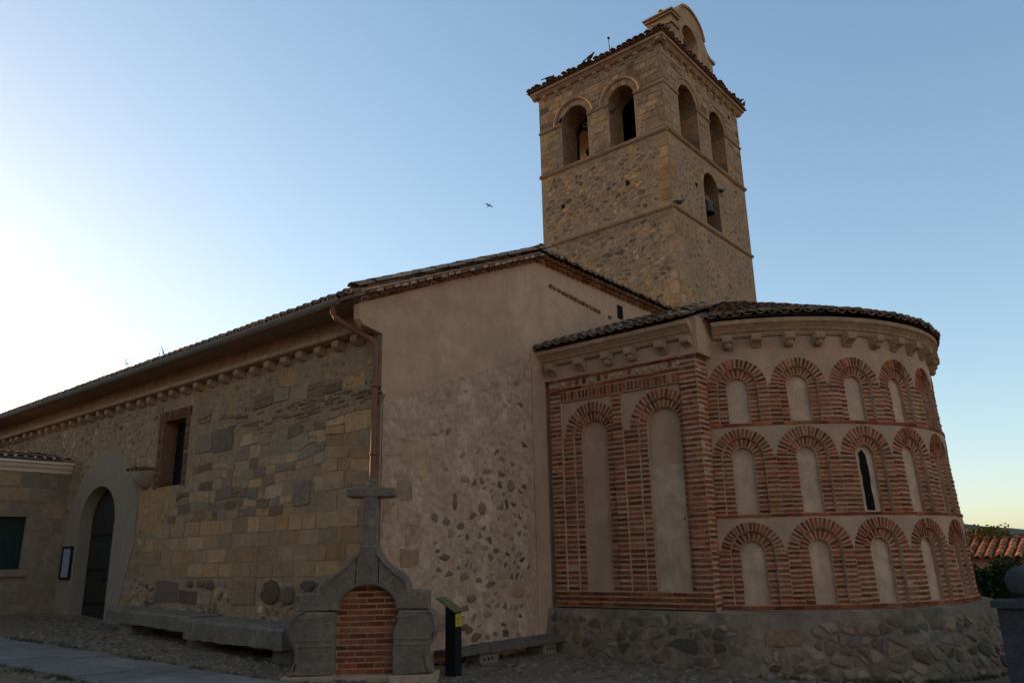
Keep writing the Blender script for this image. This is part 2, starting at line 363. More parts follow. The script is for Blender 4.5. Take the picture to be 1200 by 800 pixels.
def tube(mb, pts, r, mi=0, n=8, taper=None):
    path = []
    for i, p in enumerate(pts):
        a = Vector(pts[max(0, i-1)]); b = Vector(pts[min(len(pts)-1, i+1)]); t = (b-a).normalized()
        s = t.cross(Vector((0, 0, 1))) if abs(t.z) < .95 else t.cross(Vector((1, 0, 0)))
        s.normalize(); path.append((Vector(p), s, s.cross(t)))
    nv = []
    for i, (p, s, u) in enumerate(path):
        rr = r if not taper else r+(taper-r)*i/(len(path)-1)
        nv += [p+s*rr*cos(2*pi*j/n)+u*rr*sin(2*pi*j/n) for j in range(n)]
    k = len(path)
    fs = [(i*n+j, i*n+(j+1) % n, (i+1)*n+(j+1) % n, (i+1)*n+j) for i in range(k-1) for j in range(n)]
    fs += [tuple(range(n)), tuple(range((k-1)*n, k*n))]
    mb.add(nv, fs, mi, True)
def lathe(mb, c, prof, mi=0, n=16, axis=Vector((0, 0, 1)), a0=0, a1=2*pi, smooth=True):
    full = abs(a1-a0-2*pi) < 1e-4; k = n if full else n+1; vs = []
    for r, z in prof:
        for j in range(k):
            t = a0+(a1-a0)*j/n; vs.append((c[0]+r*cos(t), c[1]+r*sin(t), c[2]+z))
    fs = [(i*k+j, i*k+(j+1) % k, (i+1)*k+(j+1) % k, (i+1)*k+j) for i in range(len(prof)-1) for j in range(n)]
    mb.add(vs, fs, mi, smooth)
def tile(mb, p, up, side, L, r0, r1, mi, cover=True, t=.016, seg=6, cap=False):
    """a half-round clay tile: p = centre of the low end, up = along the slope"""
    nrm = side.cross(up).normalized()
    if nrm.z < 0: nrm = -nrm
    sg = 1 if cover else -1; vs = []
    for (q, r) in ((p, r0), (p+up*L, r1)):
        for rr in (r, r-t):
            for i in range(seg+1):
                a = pi*i/seg; vs.append(q+side*(cos(a)*rr)+nrm*(sin(a)*rr*.62*sg))
    k = seg+1; fs = []
    for i in range(seg):
        fs.append((i, i+1, 2*k+i+1, 2*k+i)); fs.append((k+i, k+i+1, 3*k+i+1, 3*k+i)); fs.append((i, i+1, k+i+1, k+i))
    fs += [(0, k, 3*k, 2*k), (seg, k+seg, 3*k+seg, 2*k+seg)]
    if cap: fs.append(tuple(range(k, 2*k)))
    mb.add(vs, fs, mi, True)
def tile_field(mb, o, side, up, cols, rows, rng, pitch=.22, rowlen=.34, mi=0, over=.0, lim=None):
    side = Vector(side).normalized(); up = Vector(up).normalized(); o = Vector(o)
    nrm = side.cross(up).normalized()
    if nrm.z < 0: nrm = -nrm
    for c in range(cols):
        cj = rng.uniform(-.012, .012)
        for r in range(lim(c) if lim else rows):
            b = o+side*(c*pitch+cj)+up*(r*rowlen+rng.uniform(-.03, .03)-(over if r == 0 else 0))+nrm*(.012*(r > 0))
            a = rng.uniform(-.04, .04); u2 = (up+side*a+nrm*(.045+rng.uniform(-.012, .012))*-1*0).normalized()
            tile(mb, b+nrm*.035, (u2-nrm*.05).normalized(), side, .46, .098*rng.uniform(.93, 1.06), .078, mi, True, cap=r == 0)
            if r < 3:
                tile(mb, b+side*(pitch/2)+nrm*.05-up*.03, (u2-nrm*.05).normalized(), side, .46, .092, .075, mi, False)
def moved(o, loc, rz=0, parent=None, name=None):
    c = o.copy(); C.objects.link(c); c.parent = parent if parent else o.parent
    c.location = loc; c.rotation_euler = (0, 0, rz); return c

def gz(x, y):
    x = min(max(x, -26), 3); y = min(max(y, -3), 14)
    return -.20-.045*(x+6)+.02*(11-y)

# wall frames: (u along, v up, w outwards) -> world
YN, XG, YP = 8.13, -9.5, 12.44
nave = lambda u, v, w: (u, YN-w, v)
gable = lambda u, v, w: (XG+w, u, v)
pres = lambda u, v, w: (u, YP-w, v)
AX, AY, AR = -7.2, 16.65, 4.05
def apse(u, v, w): t = u/AR; r = AR+w+(2.6-v)*.048; return (AX+r*cos(t), AY+r*sin(t), v)
XT, YT = -9.6, 19.1
tf = lambda u, v, w: (u, YT-w, v)
tr = lambda u, v, w: (XT+w, u, v)

# ================================================================ GROUND
rng = random.Random(7)
mb = MB()
xs = [-900, -300, -120, -60, -40]+[-34+i*1.0 for i in range(48)]+[20, 40, 100, 300, 900]
ys = [-900, -300, -100, -40, -15]+[-10+i*1.0 for i in range(36)]+[32, 50, 100, 300, 900]
vs = [(x, y, gz(x, y)+(rng.uniform(-.012, .012) if -20 < x < 5 and 0 < y < 14 else 0)) for y in ys for x in xs]
nx = len(xs)
mb.add(vs, [(j*nx+i, j*nx+i+1, (j+1)*nx+i+1, (j+1)*nx+i) for j in range(len(ys)-1) for i in range(nx-1)], 0, True)
tag(mb.build('ground', 'earth'), 'packed earth and gravel of the church square', 'ground', kind='structure')

# flagstone path
A0, A1 = Vector((-20.5, 5.0)), Vector((-8.0, 6.8)); B0, B1 = Vector((-20.5, 3.4)), Vector((-8.0, 5.25))
mb = MB()
def fl(s, t): p = A0.lerp(A1, s).lerp(B0.lerp(B1, s), t); return p
for (t0, t1) in ((0, .46), (.46, 1)):
    s = 0
    while s < .98:
        e = min(1, s+rng.uniform(.045, .1)); q = [fl(s+.0012, t0+.008), fl(e-.0012, t0+.008), fl(e-.0012, t1-.008), fl(s+.0012, t1-.008)]
        h = rng.uniform(.02, .035)
        vs = [(p.x+rng.uniform(-.03, .03), p.y+rng.uniform(-.03, .03), gz(p.x, p.y)-.03) for p in q]
        vs += [(a, b, c+.03+h) for a, b, c in vs]
        mb.add(vs, [(4, 5, 6, 7), (0, 1, 5, 4), (1, 2, 6, 5), (2, 3, 7, 6), (3, 0, 4, 7)], 0); s = e
tag(mb.build('flagstone_path', 'flag'), 'blue grey flagstone path running beside the church', 'path', kind='structure')
def in_path(x, y):
    s = (x+20.5)/12.5; 
    if s < 0 or s > 1: return False
    a = A0.y+(A1.y-A0.y)*s; b = B0.y+(B1.y-B0.y)*s; return b-.1 < y < a+.1
# cobbles, uncountable
mb = MB()
for i in range(9000):
    y = rng.uniform(2.5, 13.5); x = rng.uniform(-21, -1.5)
    if in_path(x, y) or x*-1 > 2.7*y+1 or -x < .15*y: continue
    if y > 8.1 and x < -9.5: continue
    ra = rng.uniform(.035, .085); n = 6; z = gz(x, y); ph = rng.uniform(0, 6); k = rng.uniform(.6, 1)
    ring = [(x+ra*cos(ph+2*pi*j/n), y+ra*k*sin(ph+2*pi*j/n)) for j in range(n)]
    h = rng.uniform(.008, .03)
    vs = [(a, b, z-.015) for a, b in ring]+[(x+(a-x)*.7, y+(b-y)*.7, z+h*.8) for a, b in ring]+[(x, y, z+h)]
    mb.add(vs, [(j, (j+1) % n, n+(j+1) % n, n+j) for j in range(n)]+[(n+j, n+(j+1) % n, 2*n) for j in range(n)], 0, True)
tag(mb.build('cobblestones', 'cobble'), 'small brown cobbles set in the earth of the square', 'cobbles', kind='stuff')
# weeds in the path joints
mb = MB()
for (p, q, n, sp) in (((-16.9, 5.55), (-12.0, 6.23), 300, .09), ((-13.8, 4.36), (-11.0, 4.76), 220, .09), ((-12.0, 6.25), (-9.8, 6.55), 90, .06)):
    for i in range(n):
        t = rng.random(); cl = .5+.5*sin(t*19+n)
        if rng.random() > cl: continue
        x = p[0]+(q[0]-p[0])*t+rng.gauss(0, sp); y = p[1]+(q[1]-p[1])*t+rng.gauss(0, sp); z = gz(x, y)
        for b in range(5):
            a = rng.uniform(0, 6.3); l = rng.uniform(.03, .10); w = .008
            tx, ty = cos(a)*l, sin(a)*l
            mb.add([(x-w*sin(a), y+w*cos(a), z), (x+w*sin(a), y-w*cos(a), z), (x+tx, y+ty, z+rng.uniform(.02, .07))], [(0, 1, 2)], 0)
for i in range(420):
    r = rng.random()
    if r < .4: x, y = rng.uniform(-17.4, -9.9), 8.1-abs(rng.gauss(0, .07))
    elif r < .6: x, y = -9.42+abs(rng.gauss(0, .06)), rng.uniform(8.3, 12.2)
    else:
        a = R_(rng.uniform(-68, 10)); q = 4.05+.62+abs(rng.gauss(0, .06)); x, y = -7.2+q*cos(a), 16.65+q*sin(a)
    z = gz(x, y)
    for b in range(6):
        a = rng.uniform(0, 6.3); l = rng.uniform(.03, .12); w = .007
        mb.add([(x-w*sin(a), y+w*cos(a), z), (x+w*sin(a), y-w*cos(a), z), (x+cos(a)*l*.7, y+sin(a)*l*.7, z+rng.uniform(.03, .1))], [(0, 1, 2)], 0)
tag(mb.build('grass_tufts', 'weed'), 'dark weeds growing along the edges of the flagstones', 'weeds', kind='stuff')

# ================================================================ CHURCH
church = thing('church', (XG, YN, 0), 'stone and brick church with square bell tower and round brick apse', 'church')

# ---- nave wall
rng = random.Random(11)
DOOR = arch_pts(-19.52, .94, .2, 2.62, 16, .82)
WIN = [(-16.75, 3.21), (-15.76, 3.21), (-15.73, 4.63), (-16.72, 4.64)]
SUR = [(-21.35, .2), (-21.2, 2.6), (-20.75, 3.55), (-20.2, 4.05), (-19.4, 4.32), (-18.7, 4.2), (-18.15, 3.85), (-17.55, 3.1), (-17.55, 2.0), (-17.8, 1.3), (-18.1, .2)]
def pin(pts, x, y):
    c = False; n = len(pts)
    for i in range(n):
        (x0, y0), (x1, y1) = pts[i], pts[i-1]
        if (y0 > y) != (y1 > y) and x < (x1-x0)*(y-y0)/(y1-y0)+x0: c = not c
    return c
mb = MB()
sheet(mb, nave, [(-34, -.6), (XG, -.6), (XG, 5.62), (-34, 5.62)], [DOOR, WIN])
rim(mb, nave, DOOR, 0, -.3, 5, closed=False); rim(mb, nave, WIN, 0, -.36, 4)
sheet(mb, nave, [(-17, 3), (-15.5, 3), (-15.5, 4.9), (-17, 4.9)], w=-.4, mi=8)
NM = ['mortar', 'ochre', 'grey', 'brown', 'old_brick', 'surround', 'buff', 'lime', 'dark']
# door surround, a smooth render 2 cm proud
sheet(mb, nave, SUR, [DOOR], .022, 5); rim(mb, nave, SUR, -.01, .022, 5); rim(mb, nave, DOOR, .022, 0, 5, closed=False)
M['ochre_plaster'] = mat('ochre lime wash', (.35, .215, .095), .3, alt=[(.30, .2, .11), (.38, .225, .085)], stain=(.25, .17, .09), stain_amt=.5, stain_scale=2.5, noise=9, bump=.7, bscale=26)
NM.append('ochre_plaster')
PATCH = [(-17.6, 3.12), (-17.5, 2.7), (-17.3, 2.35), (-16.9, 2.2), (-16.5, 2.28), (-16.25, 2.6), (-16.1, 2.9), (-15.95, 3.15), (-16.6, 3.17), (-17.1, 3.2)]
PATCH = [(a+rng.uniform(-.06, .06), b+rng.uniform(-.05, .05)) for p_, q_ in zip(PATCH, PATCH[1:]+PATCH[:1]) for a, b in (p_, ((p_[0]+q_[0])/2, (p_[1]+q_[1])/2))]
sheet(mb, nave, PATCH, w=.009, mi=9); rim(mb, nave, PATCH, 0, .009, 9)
def nav_free(u, v, ru=0, rv=0):
    if pin(PATCH, u, v): return False
    for a, b in ((-ru, 0), (ru, 0), (0, rv), (0, -rv)):
        if pin(SUR, u+a, v+b): return False
    if -16.95-ru < u < -15.5+ru and 3.1-rv < v < 4.85+rv: return False
    return -33.9 < u-ru and u+ru < XG-.02
special = [(-16.36, -15.45, .88, 1.28, 8), (-15.4, -14.72, .88, 1.12, 3), (-14.66, -14.2, .88, 1.12, 3), (-13.5, -12.74, .9, 1.31, 3), (-11.78, -11.28, 2.54, 2.99, 2), (-15.26, -14.6, 3.78, 4.16, 2), (-14.55, -13.86, 3.74, 4.18, 2)]
for a, b, c, d, m in special: ashlar(mb, nave, a, b, c, d, .02, m, rng, .02)
for (u, v, a, b) in ((-12.28, 1.1, .29, .22), (-11.75, 1.08, .23, .17), (-15.0, 1.23, .12, .06), (-14.6, 1.24, .14, .06), (-14.25, 1.22, .17, .09), (-11.2, 1.22, .2, .09)):
    stone(mb, nave, u, v, a, b, .035, 8, rng)
def hit_special(a, b, c, d): return any(a < q and b > p and c < s and d > r for p, q, r, s, _ in special)
def wob(u, v, w): return (u+.02*sin(v*7+u), YN-w, v+.045*sin(u*1.6)*sin((v-2.4)*1.9)+.028*sin(u*3.7+v*5))
def ash_zone(v0, v1, u0f, u1, hts, wds, pick, keep=1., rough=.012):
    nave = wob if v0 > 2 else globals()['nave']
    v = v0
    while v < v1-.05:
        h = min(rng.uniform(*hts), v1-v)
        if v1-v-h < hts[0]*.5: h = v1-v
        u = u0f(v)+rng.uniform(0, .2)
        while u < u1-.05:
            w = rng.uniform(*wds)*(.6+.8*h/hts[1])
            e = min(u+w, u1)
            if u1-e < .12: e = u1
            if nav_free((u+e)/2, v+h/2, (e-u)/2, h/2) and not hit_special(u, e, v, v+h):
                m = pick((u+e)/2, v+h/2)
                if m is not None and rng.random() < keep:
                    g = .006 if m in (1, 6) else .009
                    if (m == 3 or v0 > 2 and rng.random() < .3) and h > .2 and rng.random() < .6:
                        ashlar(mb, nave, u+g, e-g, v+g, v+h*.5-g*.5, rng.uniform(.008, .03), m, rng, rough*1.5)
                        ashlar(mb, nave, u+g, e-g, v+h*.5+g*.5, v+h-g, rng.uniform(.008, .03), m, rng, rough*1.5)
                    else:
                        ashlar(mb, nave, u+g, e-g, v+g, v+h-g, rng.uniform(.003, .012) if m in (1, 6) else rng.uniform(.003, .016), m, rng, rough)
            u = e
        v += h
lim = lambda v: -17.0 if v < 3.1 else -15.5
ash_zone(1.36, 2.42, lambda v: -17.2, XG, (.24, .32), (.28, .62), lambda u, v: 1 if rng.random() < .86 else 6, .98, .008)
def pick2(u, v):
    r = rng.random()
    if u > -10.9: return 1 if r < .75 else (2 if r < .9 else 6)
    if u < -15: return 2 if r < .6 else (6 if r < .8 else 3)
    return 2 if r < .36 else (6 if r < .6 else (1 if r < .74 else (3 if r < .97 else None)))
ash_zone(2.42, 4.08, lambda v: -11.0, XG, (.2, .32), (.26, .55), lambda u, v: 1 if rng.random() < .75 else 6, .95, .012)
def pkm(u, v):
    r = rng.random()
    if u < -15: return 2 if r < .3 else (6 if r < .7 else 3)
    return 2 if r < .24 else (6 if r < .55 else (1 if r < .68 else (3 if r < .88 else (8 if r < .93 else 0))))
ash_zone(2.42, 4.10, lambda v: -17.05 if v < 3.0 else -15.45, -10.9, (.15, .29), (.17, .5), pkm, .97, .02)
def pick3(u, v):
    r = rng.random()
    if u > -10.6: return 1 if r < .5 else 6
    if u > -13: return 6 if r < .45 else (1 if r < .55 else (3 if r < .8 else None))
    return 6 if r < .18 else (3 if r < .32 else (2 if r < .4 else None))
ash_zone(4.42, 5.02, lambda v: -15.2, XG, (.17, .3), (.25, .5), pick3, .9, .018)
# brick levelling courses
for i in range(5):
    v = 4.06+i*.065
    u = -14.6 if i in (1, 4) else (-13.2 if i < 3 else -12)
    while u < XG-.1:
        w = rng.uniform(.14, .3)
        dz = .04*sin(u*2.1)+.02*sin(u*5+i)
        if rng.random() < (.8 if u > -12.5 else .55): mb.box(nave, u, u+w-.02, v+dz, v+dz+.042, -.02, rng.uniform(.004, .018), 4 if rng.random() < .4 else 3, .006, rng)
        u += w
# rubble on the left and low down
rubble(mb, nave, rng, -33, -15.2, .3, 5.1, .3, .19, lambda u, v: rng.choice([6, 6, 3, 2, 0, 0, None, 0]), lambda u, v, a, b: nav_free(u, v, a*.8, b*.8) and not (u > -17.2 and 1.3 < v < 2.45) and not (u > -17 and 2.4 < v < 3.15) and not (u > -15.5 and v < 4.2) and not hit_special(u-a, u+a, v-b, v+b), gap=.03, hgt=(.003, .022), shrink=(0, .4), sub=.5)
rubble(mb, nave, rng, -17.6, XG-.08, .1, 1.35, .26, .17, lambda u, v: rng.choice([8, 3, 6, 7, 2, None, 0, 0]) if v > .85 else rng.choice([8, 3, 3, 2, 7, 6]), lambda u, v, a, b: nav_free(u, v, a*.8, b*.8) and not hit_special(u-a, u+a, v-b, v+b), gap=.035, hgt=(.004, .03), shrink=(0, .4), sub=.5)
rubble(mb, nave, rng, -15.5, XG-.08, 4.25, 5.08, .2, .13, lambda u, v: rng.choice([6, 3, 0, 0, None, None]), lambda u, v, a, b: nav_free(u, v, a, b), gap=.03, hgt=(.003, .016), shrink=(.0, .4), base=-.004, sub=.5)
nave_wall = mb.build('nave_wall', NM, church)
tag(nave_wall, 'patched ochre ashlar and grey rubble side wall')
# window brick surround, frame, glass
mb = MB()
for (a, b, c, d) in ((-16.90, -16.75, 3.18, 4.66), (-15.74, -15.56, 3.18, 4.66)):
    brick_rows(mb, nave, a, b, c, d, -.03, .02, .062, None, 0, rng, .68)
x = -16.9
while x < -15.55:
    mb.box(nave, x, x+.045, 4.655, 4.84, -.03, .022, 0, .006, rng); x += .066
for k, sgn in ((-16.75, 1), (-15.76, -1)):
    rows = 22
    for i in range(rows):
        v = 3.215+i*1.42/rows
        mb.box(lambda u, v, w: (k+sgn*w*.02, YN+u, v), .0, .155, v, v+.043, -.2, .25, 0, .003, rng)
        mb.box(lambda u, v, w: (k+sgn*w*.02, YN+u, v), .165, .31, v, v+.043, -.2, .25, 0, .003, rng)
brw = mb.build('window_surround', 'old_brick', church); tag(brw, 'brick window surround and reveal')
mb = MB(); mb.box(nave, -16.78, -15.72, 3.2, 4.66, -.36, -.33, 0); mb.build('window_pane', 'glass', brw)
mb = MB()
for u in (-16.42, -16.08): mb.box(nave, u-.012, u+.012, 3.2, 4.66, -.33, -.30, 0)
for v in (3.55, 3.9, 4.28): mb.box(nave, -16.75, -15.75, v-.01, v+.01, -.33, -.305, 0)
mb.build('window_bars', 'iron', brw)
# door
mb = MB()
x = -20.46
while x < -18.6:
    hgt = 2.62+.82*math.sqrt(max(0, 1-((x+.08+19.52)/.94)**2))
    mb.box(nave, x+.004, x+.148, .2, min(3.44, hgt+.12), -.34, -.27, 0, .002, rng); x += .152
sheet(mb, nave, arch_pts(-19.52, .96, .15, 2.62, 16, .84), w=-.325)
door = mb.build('door', 'door', church)
mb = MB()
for v in (.75, 1.5, 2.3):
    mb = MB(); mb.box(nave, -20.42, -18.62, v, v+.05, -.272, -.258, 0); mb.build('door_strap', 'iron', door)
mb = MB(); lathe(mb, (-19.42, YN+.25, 1.3), [(0, -.05), (.03, -.03), (.035, 0), (.03, .03), (0, .05)], 0, 8); mb.build('door_handle', 'iron', door)
mb = MB(); mb.box(nave, -20.5, -18.45, -.2, .43, -.3, .12, 0, .004, rng); mb.build('doorstep', 'granite', church)
# stone basin bracket
mb = MB()
lathe(mb, (-17.22, YN, 3.26), [(.03, -.04), (.16, .0), (.26, .09), (.315, .2), (.33, .32), (.31, .34), (.0, .34)], 0, 18, a0=pi, a1=2*pi)
basin = mb.build('stone_bracket', 'surround', church); tag(basin, 'half round stone bowl bracket on the wall')
mb = MB()
for i in range(3):
    tile(mb, Vector((-17.42+i*.2, YN-.36, 3.6)), Vector((0, 1, .12)).normalized(), Vector((1, 0, 0)), .48, .1, .08, 0)
mb.build('tile_cap', 'tile', basin)

# ---- eave of the nave: ledge, corbels, coving, soffit, gutter
mb = MB()
prof = [(-.05, 5.2), (.0, 5.24), (.0, 5.26), (.2, 5.28), (.22, 5.30), (.22, 5.36), (.16, 5.385), (.06, 5.40), (.05, 5.5), (.06, 5.66), (-.05, 5.66)]
path = [((-34, YN, 0), (0, -1, 0), (0, 0, 1)), ((XG-.06, YN, 0), (0, -1, 0), (0, 0, 1))]
sweep(mb, path, prof)
eave = mb.build('nave_cornice', 'trim', church)
mb = MB()
pr = [(0, 0), (.02, .0), (.08, .015), (.15, .05), (.165, .07), (.165, .165), (0, .165)]
sweep(mb, [((-.085, 0, 0), (0, -1, 0), (0, 0, 1)), ((.085, 0, 0), (0, -1, 0), (0, 0, 1))], pr)
x = -10.05; cb = None
corb_org = Vector((x, YN, 5.10))
cb = MB(); cb.v = [(a+corb_org.x, b+corb_org.y, c+corb_org.z) for a, b, c in mb.v]; cb.f, cb.m, cb.sm = mb.f, mb.m, mb.sm
corbel0 = cb.build('corbel', 'trim', eave, org=corb_org)
while x > -33:
    x -= .52+rng.uniform(-.04, .04); c_ = moved(corbel0, Vector((x, YN, 5.10+rng.uniform(-.02, .015)))-ORG[eave.name], rng.uniform(-.09, .09)); c_.scale = (rng.uniform(.85, 1.15), rng.uniform(.75, 1.05), rng.uniform(.9, 1.08))
mb = MB()
mb.box(xyz, -34, XG-.02, 7.52, YN-.0, 5.665, 5.72, 0, back=True)
mb.build('soffit', 'soffit', church)
mb = MB()
gp = [(.085*cos(pi+pi*i/8), .085*sin(pi+pi*i/8)) for i in range(9)]+[(.078*cos(2*pi-pi*i/8), .078*sin(2*pi-pi*i/8)) for i in range(9)]
sweep(mb, [((-34, 7.46, 5.74), (0, -1, 0), (0, 0, 1)), ((-9.75, 7.46, 5.715), (0, -1, 0), (0, 0, 1))], gp, smooth=True)
mb.build('gutter', 'zinc', church)
mb = MB()
tube(mb, [(-9.95, 7.46, 5.68), (-9.95, 7.46, 5.5), (-9.93, 7.5, 5.42), (-9.85, 7.62, 5.33), (-9.62, 7.98, 5.1), (-9.57, 8.04, 5.02), (-9.56, 8.05, 4.9), (-9.56, 8.05, 3.5), (-9.56, 8.05, 2.2), (-9.56, 8.05, .2)], .05, 0, 10)
for z in (4.3, 3.2, 1.9): lathe(mb, (-9.56, 8.05, z), [(.05, 0), (.062, .0), (.062, .05), (.05, .05)], 0, 10)
mb.build('downpipe', 'copper', church)

# ---- gable wall
rng = random.Random(23)
mb = MB()
sheet(mb, gable, [(YN, -.7), (19.2, -.7), (19.2, 7.75), (12.4, 7.78), (YN-.0, 5.83), (7.62, 5.62), (7.64, 5.36), (7.74, 5.27), (YN, 5.2)], w=0, mi=0)
prism(mb, gable, [(YN+.05, 5.8), (7.62, 5.62), (7.64, 5.36), (7.74, 5.27), (YN+.05, 5.2)], -.14, .001, 0)
# lower layer of rough lime mortar, 3 cm proud
LOW = [(YN+.02, -.7), (12.02, -.7), (12.02, 5.5)]+[(12.02-i*.13, 5.5-i*.13*(.345+.0013*i)+rng.uniform(-.035, .035)) for i in range(1, 30)]+[(YN+.02, 4.16)]
def lowz(u):
    for (a, b), (c, d) in zip(LOW[2:], LOW[3:]):
        if c <= u <= a: return d+(b-d)*(u-c)/(a-c)
    return 4.16
# gridded mortar with real unevenness
nu, nv = 60, 80; vs = []
for j in range(nv+1):
    for i in range(nu+1):
        u = YN+.02+(12.02-YN-.02)*i/nu; top = lowz(u); v = -.7+(top+.7)*j/nv
        e = 0 if j == nv or i in (0, nu) else rng.uniform(-.008, .008)
        vs.append(gable(u, v, .032+e))
mb.add(vs, [(j*(nu+1)+i, j*(nu+1)+i+1, (j+1)*(nu+1)+i+1, (j+1)*(nu+1)+i) for j in range(nv) for i in range(nu)], 1, True)
rim(mb, gable, LOW[2:], 0, .034, 1, closed=False)
fixed = [(9.55, 1.63, .14, .06), (10.05, 2.95, .12, .07), (11.55, 4.9, .1, .06), (10.2, .95, .12, .07), (9.8, 2.55, .055, .16), (10.5, 2.45, .1, .13), (11.45, 1.0, .16, .12), (11.3, 2.9, .11, .12)]
for (u, v, a, b) in fixed: stone(mb, gable, u, v, a, b, .055, 3, rng, base=.02)
def gok(u, v, a, b):
    if u-a < 9.1 or u+a > 11.99 or v+b > lowz(u)-.12: return False
    return min(a, b) > .035 and not any(abs(u-p)/(a+r)+abs(v-q)/(b+s) < 1.2 for p, q, r, s in fixed)
def gpk(u, v):
    f = 1-(v/(2.6+2.6*(u-9.1)/2.8)); k = .5+.5*sin(u*5.1+v*3.3)*sin(v*4.1-u*2)
    if rng.random() < max(.05, min(.85, f*1.7))*(.55+.6*k): return rng.choice([2, 3, 3, 4, 2, 3, 5])
    return rng.choice([1, 1, 1, 5, None])
rubble(mb, gable, rng, YN, 12.0, -.4, 5.4, .30, .19, gpk, gok, gap=.026, hgt=(.033, .041), shrink=(.02, .35), base=.022, sub=.45)
rubble(mb, gable, rng, YN+.5, 11.98, -.4, 5.3, .6, .3, lambda u, v: rng.choice([1, 1, None]), lambda u, v, a, b: v+b < lowz(u)-.1, gap=.1, hgt=(.033, .042), shrink=(.1, .5), base=.026, sub=.3)
# pale quoins against the corner and ghosted ashlar
v = .3
while v < 4.0:
    h = rng.uniform(.26, .4); u = YN+.03; 
    for k in range(2):
        w = rng.uniform(.3, .55)
        ashlar(mb, gable, u+.01, u+w-.01, v+.01, v+h-.01, rng.uniform(.034, .042), 1 if rng.random() < .6 else 5, rng, .02, base=.02); u += w
    v += h
# plain plaster pilaster between rubble and brickwork
mb.box(gable, 12.025, 12.45, -.4, 5.6, 0, .05, 0, back=True)
# dentil shadow of an older roof line
u = 12.75
while u < 15.2:
    z = 7.23-(u-12.8)*.078
    if not 14.65 < u < 14.95: mb.box(gable, u, u+.09, z-.03, z+.035, 0, .05, 6, .01, rng)
    u += .155
gw = mb.build('gable_wall', ['plaster', 'lime', 'dark', 'brown', 'grey', 'buff', 'red_tile'], church)
tag(gw, 'end wall with smooth plaster above and rough rubble below')
mb = MB(); mb.box(gable, 15.5, 15.74, 7.13, 7.47, -.02, .012, 0); mb.build('vent', 'void', gw)

# ---- nave roof
rng = random.Random(5)
mb = MB()
y0, z0 = 7.45, 5.745; y1, z1 = 12.4, 7.93
upv = Vector((0, y1-y0, z1-z0)).normalized()
L = (Vector((0, y1, z1))-Vector((0, y0, z0))).length
mb.add([(-34, y0, z0-.02), (XG+.1, y0, z0-.02), (XG+.1, y1, z1-.02), (-34, y1, z1-.02), (-34, y0, z0-.09), (XG+.1, y0, z0-.09), (XG+.1, y1, z1-.09), (-34, y1, z1-.09)],
       [(0, 1, 2, 3), (4, 5, 6, 7), (0, 1, 5, 4), (1, 2, 6, 5)], 0)
tile_field(mb, (-33.9, y0, z0), (1, 0, 0), upv, 111, int(L/.36)+1, rng, .221, .36)
# rear roof slope and flat-topped chapel roof
mb.add([(-34, y1, z1), (XG+.05, y1, z1-.06), (XG+.05, 19.1, 7.82), (-14, 19.1, 8.9), (-34, 19.1, 8.4)], [(0, 1, 2, 3, 4)], 0)
# eave tiles along the level part, ends towards +X
up2 = Vector((-1, 0, .06)).normalized()
tile_field(mb, (XG+.2, 12.45, 7.86), (0, 1, 0), up2, 31, 3, rng, .215, .36)
# ridge tiles
for i in range(68):
    tile(mb, Vector((XG+.15-i*.36, y1, z1+.06)), Vector((-1, 0, -.02)).normalized(), Vector((0, 1, 0)), .44, .13, .11, 0)
nr = mb.build('nave_roof', 'tile', church)
# verge: two stepped rows of tile ends under the raking edge and under the level eave
mb = MB()
def verge(pa, pb, n, dz, mm=None, out=.13, r=.098):
    pa, pb = Vector(pa), Vector(pb); d = (pb-pa)/n; s = d.normalized()
    for i in range(n+1):
        p = pa+d*i+Vector((0, 0, dz+rng.uniform(-.008, .008)))
        tile(mb, p+Vector((out+rng.uniform(-.015, .015), 0, 0)), Vector((-1, 0, 0)), s, .2, r, .09, mm if mm is not None and rng.random() < .7 else (0 if rng.random() < .75 else 1), True, cap=mm is not None)
verge((XG, 7.66, 5.73), (XG, 12.4, 7.77), 25, -.07, r=.1)
verge((XG+.04, 7.75, 5.79), (XG+.04, 12.4, 7.80), 25, .0, 2, .12, .085)
for i in range(15):
    q = Vector((XG+.03, 7.5, 5.86)).lerp(Vector((XG+.03, 12.35, 7.96)), i/14.2)
    tile(mb, q+Vector((rng.uniform(-.02, .03), 0, rng.uniform(-.01, .015))), Vector((0, .917, .39)), Vector((1, 0, 0)), .5, .115, .095, 1, True)
    tile(mb, q+Vector((-.11+rng.uniform(-.02, .02), 0, .03)), Vector((0, .917, .39)), Vector((1, 0, 0)), .5, .1, .085, 1, True)
verge((XG, 12.42, 7.72), (XG, 19.0, 7.70), 34, -.06)
verge((XG+.06, 12.5, 7.72), (XG+.06, 19.0, 7.70), 34, .03)
# mortared raking edge
mb.add([(XG+.08, 7.6, 5.79), (XG+.08, 12.4, 7.85), (XG+.08, 12.4, 7.90), (XG+.08, 7.6, 5.83), (XG-.3, 7.6, 5.85), (XG-.3, 12.4, 7.94), (XG-.02, 7.6, 5.78), (XG-.02, 12.4, 7.83)],
       [(0, 1, 2, 3), (3, 2, 5, 4), (0, 1, 7, 6)], 2)
mb.build('roof_verge', ['red_tile', 'tile', 'lime'], church)

